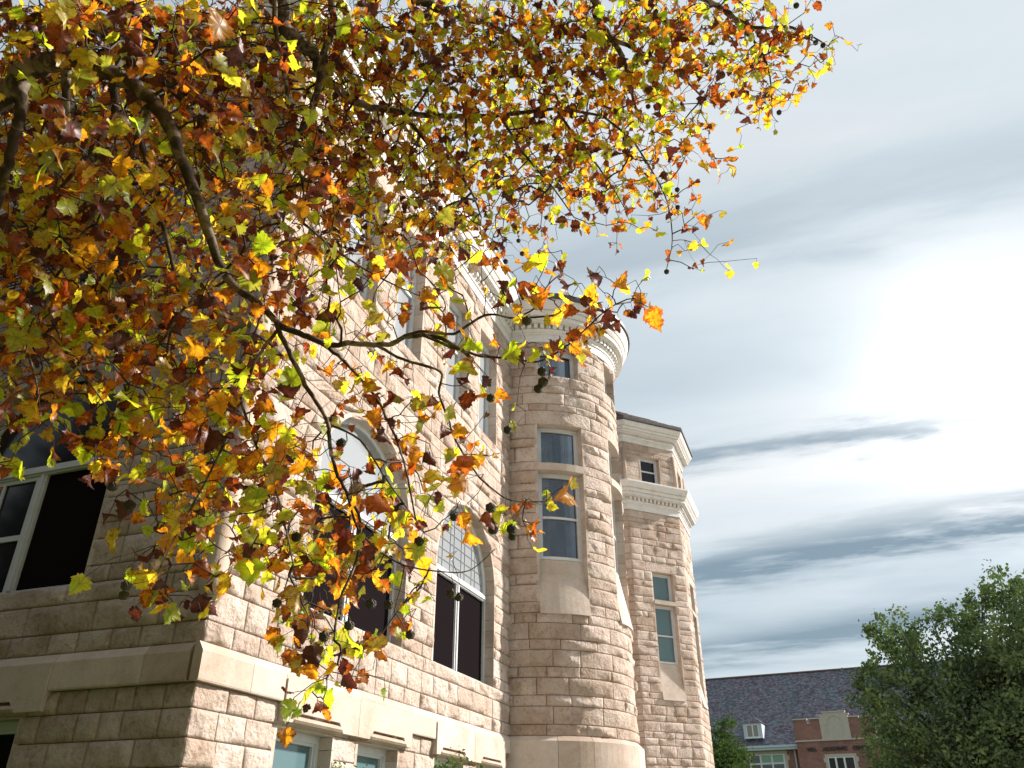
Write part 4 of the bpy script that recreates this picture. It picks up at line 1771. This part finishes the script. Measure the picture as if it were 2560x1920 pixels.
TOP = hr(1.5, -4.1, 4.3)
limb([TREE_BASE, TREE_BASE + [0, .03, 1.5], hr(1.35, -4.45, 3.0), TOP], .26, .17, "trunk", 14)
B1 = px([(-60, 215), (35, 172), (90, 140), (150, 127), (225, 150), (290, 190), (345, 235), (385, 330), (430, 440), (482, 585), (555, 655), (605, 705)], 4.5, 3.9)
limb([TOP, hr(1.9, -3.3, 4.5)] + B1, .066, .014)
limb(px([(40, 172), (46, 215), (36, 280), (18, 350), (-5, 430), (-30, 520)], 4.45, 4.3), .030, .018)
limb([TOP, hr(1.7, -3.9, 5.2), hr(2.0, -3.2, 6.0)] + px([(-60, -80), (60, -40)], 5.5, 5.5) + px([(165, -20), (205, 55), (270, 112), (330, 150), (420, 250)], 5.5, 5.3), .10, .018)
limb([hr(2.0, -3.2, 6.0), hr(2.4, -2.1, 6.7)] + px([(590, -30), (602, 40), (640, 88), (680, 120), (695, 160), (740, 200), (800, 230), (870, 243), (960, 250), (1080, 250), (1200, 236), (1300, 250)], 5.5, 6.2), .058, .009)
limb(px([(695, 160), (672, 232), (645, 292), (640, 335), (655, 400)], 5.55, 5.2), .024, .008)
limb(px([(715, -40), (716, 60), (702, 110), (692, 158)], 5.6, 5.55), .024, .018)
limb(px([(590, -30), (600, 100), (618, 180), (622, 230)], 5.2, 5.0), .016, .010)
limb([hr(2.4, -2.1, 6.7), hr(2.9, -1.1, 7.3)] + px([(860, -40), (930, 10), (1000, 40), (1062, 55), (1150, 110)], 6.3, 6.4), .055, .013)
limb([hr(2.9, -1.1, 7.3), hr(3.4, -.1, 7.5)] + px([(1268, -30), (1290, 42), (1322, 84), (1348, 132), (1362, 190), (1380, 260)], 6.2, 6.3), .046, .009)
limb(px([(1322, 84), (1420, 130), (1480, 172), (1520, 215)], 6.2, 6.4), .017, .005)
limb([hr(3.4, -.1, 7.5), hr(3.75, .7, 7.6)] + px([(1470, -30), (1560, 20), (1625, 58), (1700, 58), (1752, 78), (1790, 100)], 6.3, 6.5), .03, .003)
limb(px([(1560, 20), (1615, 75), (1650, 122), (1665, 180), (1668, 250)], 6.4, 6.4), .013, .004)
limb(px([(1300, 250), (1362, 300), (1410, 372), (1442, 440), (1452, 520), (1440, 580)], 6.2, 6.3), .010, .003)
limb(px([(870, 243), (940, 330), (1010, 400), (1040, 470)], 5.7, 5.5), .015, .005)
limb(px([(1080, 250), (1130, 330), (1190, 400), (1240, 470)], 6.0, 5.9), .012, .004)
limb(px([(1200, 236), (1270, 330), (1320, 400), (1350, 450)], 6.1, 6.1), .010, .003)
limb(px([(145, 130), (142, 250), (128, 330), (118, 420), (60, 520)], 4.35, 4.6), .022, .008)
limb(px([(245, 160), (248, 245), (222, 292), (180, 345), (120, 420)], 4.3, 4.2), .022, .007)
limb(px([(330, 225), (300, 290), (260, 380), (200, 470), (120, 600)], 4.25, 4.0), .018, .006)
limb(px([(435, 450), (480, 420), (520, 400)], 4.05, 4.3), .014, .006)
limb(px([(300, 290), (330, 420), (360, 520), (380, 640), (360, 760)], 4.2, 3.9), .014, .005)
S = lambda l, a, b: px(l, a, b, False)
limb(S([(700, 816), (760, 838), (820, 861), (883, 858), (970, 861), (1013, 844), (1060, 838), (1114, 850), (1182, 899)], 3.9, 3.8), .0155, .009)
limb(S([(970, 861), (1047, 829), (1134, 834), (1211, 788), (1287, 795), (1367, 791), (1415, 779)], 3.85, 3.9), .009, .004)
limb(S([(1287, 795), (1335, 771), (1371, 712), (1407, 682)], 3.9, 3.95), .005, .003)
limb(S([(1060, 838), (1130, 868), (1200, 889), (1270, 896), (1343, 904), (1391, 883), (1447, 839), (1502, 787), (1540, 760)], 3.8, 3.9), .008, .003)
limb(S([(790, 850), (845, 890), (883, 928), (941, 996), (970, 1054), (999, 1121), (1020, 1200), (1040, 1300)], 3.9, 3.7), .009, .004)
limb(S([(940, 862), (1008, 899), (1100, 928), (1098, 981), (1124, 1058), (1143, 1107), (1187, 1179), (1225, 1217), (1278, 1251), (1365, 1254)], 3.85, 3.75), .008, .003)
limb(S([(690, 810), (729, 894), (772, 976), (818, 1049), (825, 1107), (838, 1169), (864, 1227), (900, 1300), (890, 1400), (850, 1500), (835, 1600)], 3.9, 3.6), .0125, .005)
limb(S([(870, 1240), (900, 1330), (990, 1405), (1092, 1428), (1173, 1426), (1238, 1372)], 3.7, 3.7), .006, .002)
limb(S([(820, 1060), (900, 1100), (960, 1190), (1010, 1260), (1060, 1330)], 3.85, 3.7), .006, .003)
limb(S([(700, 816), (640, 900), (600, 1000), (560, 1110), (500, 1230), (440, 1340), (400, 1420)], 3.9, 3.6), .009, .003)
limb(S([(600, 1000), (640, 1110), (690, 1230), (720, 1350), (740, 1450)], 3.8, 3.6), .007, .003)
limb(S([(130, 800), (180, 900), (240, 980), (290, 1050)], 4.0, 3.8), .006, .003)
limb(S([(560, 680), (470, 760), (400, 860), (330, 960), (270, 1060)], 3.95, 3.7), .008, .003)
limb(S([(-60, 700), (40, 820), (90, 950), (100, 1060)], 4.1, 3.9), .008, .003)
limb(S([(760, 560), (860, 640), (960, 700), (1050, 740)], 4.3, 4.2), .008, .003)

# limbs of the crown beyond the frame
rl = random.Random(5)
for k in range(14):
    a = 2 * PI * k / 14
    e = hr(.3 + 4.6 * math.cos(a), -4.6 + 4.2 * math.sin(a), rl.uniform(5.5, 10.5))
    x, y, kk = proj(e)
    if (kk > .1 and -200 < x < 2760 and -200 < y < 2100) or (e[0] > -1 and e[1] > -1):
        continue
    limb([TOP, (TOP + e) / 2 + np.array([0, 0, .8]), e], .07, .015)

# --- leaf shapes
HALF = [(.02, .02), (.12, -.06), (.26, -.06), (.32, .03), (.46, .05), (.44, .15), (.57, .22), (.62, .35), (.50, .36), (.50, .47), (.40, .47), (.35, .60),
        (.41, .71), (.29, .72), (.24, .81), (.16, .82), (.10, .92), (0, 1.05)]
OUTL = np.array([(0, .06)] + HALF + [(-x, y) for x, y in HALF[-2::-1]])
NO = len(OUTL)
VEINI = {7, 5, 16, 26, 28, 12, 20}


def leaf_shape(seed, curl):
    r = random.Random(seed)
    o = OUTL.copy()
    o += np.array([[r.uniform(-.035, .035), r.uniform(-.035, .035)] for _ in o])
    o[:, 0] *= r.uniform(.82, 1.08)
    mid = np.array([0, .38])
    inner = mid + (o - mid) * .52
    p = np.vstack([[mid], inner, o])
    k1, k2, k3 = r.uniform(-.5, .7) * curl, r.uniform(-.7, .3) * curl, r.uniform(-.3, .5) * curl
    x, y = p[:, 0], p[:, 1] - .35
    z = k1 * x * x * 1.6 + k2 * y * y * 1.3 + k3 * np.abs(x) + r.uniform(-.5, .5) * curl * x * y
    ph = [r.uniform(0, 6) for _ in range(4)]
    z = z + .05 * curl * (np.sin(9 * x + ph[0]) + np.sin(8 * y + ph[1]))
    rim = np.concatenate([[0], np.full(NO, .45), np.full(NO, 1.0)])
    vein = np.zeros(2 * NO + 1)
    vein[0] = 1
    for i in range(NO):
        if i in (8, 18, NO - 8, 5, NO - 5, 0):
            vein[1 + i] = 1
    f = []
    for i in range(NO):
        j = (i + 1) % NO
        f += [(0, 1 + i, 1 + j), (1 + i, 1 + NO + i, 1 + NO + j), (1 + i, 1 + NO + j, 1 + j)]
    if curl > 1.3:                                         # rolled, dry leaf
        a = x * (1.7 + .4 * curl)
        rr = 1 / (1.7 + .4 * curl)
        p = np.stack([np.sin(a) * rr, p[:, 1], (1 - np.cos(a)) * rr + .25 * z], 1)
    else:
        p = np.stack([x, p[:, 1], z], 1)
    return p, np.array(f), rim, vein


SHAPES = [leaf_shape(i, c) for i, c in enumerate([.5, .7, .9, 1.1, .6, 1.0, 1.2, .8, 1.2, 1.25, 1.55, 1.9])]

# --- where the foliage is: how much of each 80 x 80 px patch of the view the leaves cover (0-9)
ROWS = [
    "88888888888888888888876541",
    "888888888888888888888776631",
    "88888888888888888888755761",
    "888888888888888888876524200",
    "8888888888888888887764100",
    "8888888888888888877752100",
    "888888888888887554344200",
    "888888888888876531110220",
    "777777777666544233210",
    "77777777765433233465",
    "777777776543323223200",
    "777777775433323121300",
    "666666654222323110",
    "4445665554122331",
    "2215456665233331",
    "000226766666543332",
    "000015666776542120",
    "00003453567642100",
    "00013421456442000",
    "000003002542300",
    "000000001654",
    "000000000322",
    "000000000100"]
LIMB_SEEN = [np.array(q) * DS for q in (
    [(-60, 215), (35, 172), (90, 140), (150, 127), (225, 150), (290, 190), (345, 235), (385, 330), (430, 440), (482, 585), (555, 655), (605, 705)],
    [(590, -30), (602, 40), (640, 88), (680, 120), (695, 160), (740, 200), (800, 230), (870, 243), (960, 250), (1080, 250)],
    [(40, 172), (46, 215), (36, 280), (18, 350)], [(605, 705), (640, 730), (740, 745), (850, 742)])]


def over_limb(x, y):
    for q in LIMB_SEEN:
        a, b = q[:-1], q[1:]
        t = np.clip((([x, y] - a) * (b - a)).sum(1) / ((b - a) ** 2).sum(1), 0, 1)
        if np.linalg.norm(a + (b - a) * t[:, None] - [x, y], axis=1).min() < 50:
            return True
    return False


r2 = np.random.default_rng(77)
leaf_p, leaf_s, leaf_far = [], [], []
for j, row in enumerate(ROWS):
    for i, ch in enumerate(row):
        c = int(ch)
        if c == 0:
            continue
        cover = min(.94, c / (11.4 if i > 11 and j <= 7 else 10.4 if i > 6 and j <= 7 else 9.5))
        far_share = 0.0
        if j <= 7:
            far_share = np.clip(.45 + (i - 5) * .08, .30, 1.0)
            if j >= 6 and i < 13:
                far_share *= .55
        if j == 7 and i >= 17:
            far_share = 1.0 if i >= 19 else .3
        if j == 6:
            far_share = max(far_share, .8) if i > 13 else far_share
        need = -math.log(1 - cover)
        for kind, sh in (("near", 1 - far_share), ("far", far_share)):
            if sh <= 0:
                continue
            d_mean = 4.0 if kind == "near" else (5.9 if i < 14 else 6.3)
            lpx = F_PX * (.069 if kind == "near" else .058) / d_mean
            n = need * sh * 6400 / (lpx * lpx * .40)
            n = int(n) + (r2.random() < n - int(n))
            nc = max(1, int(round(n / 3.6)))
            cxy = [((i + r2.random()) * 80, (j + r2.random()) * 80, r2.random()) for _q in range(nc)]
            spread = (30 if kind == "near" else 22) if c > 3 else 24
            for _ in range(n):
                cc_ = cxy[int(r2.integers(nc))]
                x, y = cc_[0] + r2.normal() * spread, cc_[1] + r2.normal() * spread
                if kind == "near":
                    y -= 24                                # the leaf hangs below its node
                    d = (3.5 + 1.2 * cc_[2] if j > 7 else 3.6 + 2.0 * cc_[2]) + r2.normal() * .07
                else:
                    d = d_mean - .7 + 1.3 * cc_[2] + r2.normal() * .08
                if c <= 3:
                    d = (3.85 if kind == "near" else 6.25) + (cc_[2] - .5) * .3 + r2.normal() * .05
                if over_limb(x, y) and d < 5.6 and r2.random() < .93:
                    d = d + 1.9                            # most leaves here grow on the far side of the limb
                p = at(x, y, d)
                if p[0] > -.75 and p[1] > -.75 and not (p[0] < 0 and p[1] < 0):
                    continue
                leaf_p.append(p)
                leaf_s.append((.069 if kind == "near" else .058) * float(np.clip(math.exp(r2.normal() * .30), .55, 1.75)))
                leaf_far.append(kind == "far")
n_view = len(leaf_p)
# crown going on beyond the frame, unseen; made dense to shade the side wall
tries = 0
while len(leaf_p) < n_view + 24000 and tries < 300000:
    tries += 1
    q = r2.normal(size=3)
    q /= np.linalg.norm(q)
    q *= r2.uniform(.3, 1) ** .4
    c = hr(-1.4 + q[0] * 6.8, -3.2 + q[1] * 6.6, 7.4 + q[2] * 4.6)
    if c[2] < 3.2 or (c[0] > -.8 and c[1] > -.8):
        continue
    hh_, rr_ = (c - CAM) @ H, (c - CAM) @ RT
    if hh_ > 1.0 and rr_ > -3.4:                       # left open so the sun reaches the leaves in view
        continue
    x, y, k = proj(c)
    mg = 60 + 700 / max(k, .2)
    if (k > .05 and -mg < x < 2560 + mg and -mg < y < 1920 + mg) or np.linalg.norm(c - CAM) < 2.6:
        continue
    leaf_p.append(c)
    leaf_s.append(.19 * r2.uniform(.8, 1.4))
    leaf_far.append(True)
leaf_p = np.array(leaf_p)
leaf_s = np.array(leaf_s)
NL = len(leaf_p)

# --- twigs: grow from the limbs to every leaf, always by the shortest way that keeps the path short
skel = np.array(SKEL)
NT = n_view                                             # twigs are grown to the leaves in view
best = np.full(NT, 1e9)
par = np.full(NT, -1)
leaf_v = leaf_p[:NT]
for a in range(0, len(skel), 200):
    d = np.linalg.norm(leaf_v[:, None, :] - skel[None, a:a + 200, :], axis=2)
    k = d.argmin(1)
    dv = d[np.arange(NT), k]
    upd = dv < best
    best[upd] = dv[upd]
    par[upd] = -(a + k[upd]) - 1                          # negative: skeleton node
done = np.zeros(NT, bool)
pl = np.zeros(NT)
cost = best.copy()
edge = best.copy()
order = []
for _ in range(NT):
    i = int(np.argmin(np.where(done, 1e9, cost)))
    done[i] = True
    order.append(i)
    pl[i] = edge[i] + (pl[par[i]] if par[i] >= 0 else 0)
    d = np.linalg.norm(leaf_v - leaf_v[i], axis=1)
    cn = d + .35 * pl[i]
    u = (~done) & (cn < cost)
    cost[u] = cn[u]
    edge[u] = d[u]
    par[u] = i
desc = np.ones(NT)
for i in reversed(order):
    if par[i] >= 0:
        desc[par[i]] += desc[i]
tw = MB()
tv, tf = [], []
for i in order:
    a = skel[-par[i] - 1] if par[i] < 0 else leaf_p[par[i]]
    b = leaf_p[i]
    L = np.linalg.norm(b - a)
    sag = np.array([r2.normal() * .07 * L, r2.normal() * .07 * L, .06 * L + r2.normal() * .06 * L])
    rad = min(.010, .0017 * desc[i] ** .38)
    rad0 = min(.011, rad * 1.25)
    mid = (a + b) / 2 + sag
    t = b - a
    t = t / (L + 1e-6)
    e1 = np.cross(t, [.3, .2, .93])
    e1 /= np.linalg.norm(e1) + 1e-9
    e2 = np.cross(t, e1)
    b0 = len(tv)
    for (pp, rr) in ((a, rad0), (mid, (rad + rad0) / 2), (b, rad)):
        for k in range(3):
            an = 2.0944 * k
            tv.append(pp + (e1 * math.cos(an) + e2 * math.sin(an)) * rr)
    for s in (0, 3):
        for k in range(3):
            k2 = (k + 1) % 3
            tf.append((b0 + s + k, b0 + s + k2, b0 + s + 3 + k2, b0 + s + 3 + k))
PET = []
for i in range(NL):
    d = np.array([r2.normal() * .55, r2.normal() * .55, -.75 + r2.normal() * .45])
    d /= np.linalg.norm(d)
    v = d * .7 + np.array([r2.normal(), r2.normal(), r2.normal() - .3]) * .45
    off = v * leaf_s[i] * r2.uniform(.3, .75)
    PET.append((d, off))
    if i < NT:
        a, b = leaf_p[i], leaf_p[i] + off
        e1 = np.cross(off, [.3, .9, .2])
        e1 /= np.linalg.norm(e1) + 1e-9
        e2 = np.cross(off, e1)
        e2 /= np.linalg.norm(e2) + 1e-9
        b0 = len(tv)
        for pp in (a, b):
            for k in range(3):
                tv.append(pp + (e1 * math.cos(2.0944 * k) + e2 * math.sin(2.0944 * k)) * .0013)
        for k in range(3):
            k2 = (k + 1) % 3
            tf.append((b0 + k, b0 + k2, b0 + 3 + k2, b0 + 3 + k))
tw_o = fast_mesh("twigs", np.array(tv), np.array(tf), [M_TWIG], SYC)
tw_o["kind"] = "stuff"


leaf_p = leaf_p + np.array([q[1] for q in PET])


# --- leaves
def leaf_frame(i):
    r = r2
    d = PET[i][0]
    n = r.normal(size=3)
    n -= d * (n @ d)
    n /= np.linalg.norm(n)
    x = np.cross(d, n)
    return np.stack([x, d, n], 1)                          # columns: local x, y(tip), z


def pick_mat(i):
    w = np.array(LEAF_W)
    if leaf_far[i]:
        w = w * np.array([1.05, .85, 1.05, 1.15, 1.0, 1.3, .10])
    if i >= n_view:                                        # unseen leaves: duller colours, so less light glows onto the side wall
        w = np.array([.04, .04, .10, .30, .22, .28, .02])
    w = w / w.sum()
    return int(r2.choice(7, p=w))


meta = []
for i in range(NL):
    mi = pick_mat(i)
    if mi in (3, 4, 6):
        sh = int(r2.choice([5, 6, 8, 9, 10, 11]))
    elif mi == 2:
        sh = int(r2.choice([2, 3, 5, 6, 8, 9]))
    else:
        sh = int(r2.integers(0, 9))
    meta.append((mi, sh, leaf_frame(i)))

scr = np.zeros(NL)
for i in range(n_view):
    x, y, k = proj(leaf_p[i])
    if 0 <= x <= 2560 and 0 <= y <= 1920:
        nrm = meta[i][2][:, 2]
        view = (leaf_p[i] - CAM) / np.linalg.norm(leaf_p[i] - CAM)
        scr[i] = (leaf_s[i] / k) ** 2 * (.25 + abs(view @ nrm)) * (1.0 if meta[i][1] < 10 else .5)
big = set(np.argsort(-scr)[:300].tolist())
shape_me = {}


def shape_mesh(sh):
    if sh not in shape_me:
        p, f, rim, vein = SHAPES[sh]
        me = bpy.data.meshes.new("leaf")
        me.from_pydata(p.tolist(), [], f.tolist())
        me.polygons.foreach_set("use_smooth", [True] * len(f))
        ca = me.color_attributes.new("leafdat", 'FLOAT_COLOR', 'POINT')
        ca.data.foreach_set("color", np.stack([rim, np.zeros_like(rim), vein, np.ones_like(rim)], 1).astype(np.float32).ravel())
        me.materials.append(LEAF_MATS[0])
        shape_me[sh] = me
    return shape_me[sh]


from mathutils import Matrix
VV, FF, MI, CC = [], [], [], []
base = 0
tb = np.array(TREE_BASE)
for i in range(NL):
    mi, sh, fr = meta[i]
    s = leaf_s[i]
    if i in big:
        o = bpy.data.objects.new("leaf", shape_mesh(sh))
        col.objects.link(o)
        o.parent = SYC
        M = Matrix(np.vstack([np.hstack([fr * s, (leaf_p[i] - tb)[:, None]]), [0, 0, 0, 1]]).tolist())
        o.matrix_local = M
        o.material_slots[0].link = 'OBJECT'
        o.material_slots[0].material = LEAF_MATS[mi]
        continue
    p, f, rim, vein = SHAPES[sh]
    VV.append((p @ fr.T) * s + leaf_p[i])
    FF.append(f + base)
    base += len(p)
    MI.append(np.full(len(f), mi))
    CC.append(np.stack([rim, np.full(len(rim), r2.random()), vein, np.ones(len(rim))], 1))
fo = fast_mesh("foliage", np.concatenate(VV), np.concatenate(FF), LEAF_MATS, SYC, np.concatenate(MI))
fo.data.polygons.foreach_set("use_smooth", np.ones(len(fo.data.polygons), bool))
ca = fo.data.color_attributes.new("leafdat", 'FLOAT_COLOR', 'POINT')
ca.data.foreach_set("color", np.concatenate(CC).astype(np.float32).ravel())
fo["kind"] = "stuff"

# --- hanging seed balls
def ball_mesh():
    import bmesh
    bm = bmesh.new()
    bmesh.ops.create_icosphere(bm, subdivisions=3, radius=1.0)
    rr = random.Random(3)
    for v in bm.verts:
        v.co *= 1 + rr.uniform(-.12, .16)
    me = bpy.data.meshes.new("seed_ball")
    bm.to_mesh(me)
    bm.free()
    me.materials.append(M_BALL)
    return me


BALL = ball_mesh()
near_balls = [(1138, 693), (1171, 803), (1173, 825), (1163, 840), (1097, 929), (1060, 1097), (1064, 1128), (1065, 1144), (1105, 1143), (1107, 1159),
              (981, 1117), (1005, 1125), (840, 1306), (801, 1304), (886, 1371), (754, 1351), (991, 1290), (280, 1091), (243, 1051), (267, 1286),
              (860, 1100), (598, 1303), (738, 956), (975, 1282), (272, 1265), (700, 1375), (905, 1170), (640, 1160), (1060, 860)]
far_balls = [(1750, 80), (1762, 92), (1778, 98), (1683, 243), (1440, 587), (1463, 410), (1464, 448), (1085, 535), (1092, 565), (1094, 578), (1128, 548),
             (1120, 520), (1640, 75), (1720, 12), (1400, 230), (1350, 300), (1290, 430), (1270, 500), (1180, 470), (1420, 330), (860, 200), (980, 300)]
sk_all = np.vstack([skel, leaf_p[:n_view]])
for k, lst in ((0, near_balls), (1, far_balls)):
    for (x, y) in lst:
        dist = 3.75 + r2.uniform(-.12, .12) if k == 0 else 6.1 + r2.uniform(-.4, .4)
        p = at(x * DS, y * DS, dist)
        up = sk_all[(sk_all[:, 2] > p[2] + .04)]
        q = up[np.linalg.norm(up - p, axis=1).argmin()]
        if np.linalg.norm(q - p) > .45:
            q = p + np.array([.03, .02, .22])
        o = bpy.data.objects.new("seed_ball", BALL)
        col.objects.link(o)
        o.parent = SYC
        o.location = p - tb
        s = r2.uniform(.0185, .0225) if k == 0 else r2.uniform(.016, .020)
        o.scale = (s, s, s)
        m = MB()
        m.tube([q, (q + p) / 2 + np.array([.012, -.01, -.02]), p], [.0016, .0013, .0013], 4)
        m.build("seed_stalk", M_TWIG, SYC)

print("LEAVES", NL, "in view", n_view, "blocks", len(ALL_BLOCKS))
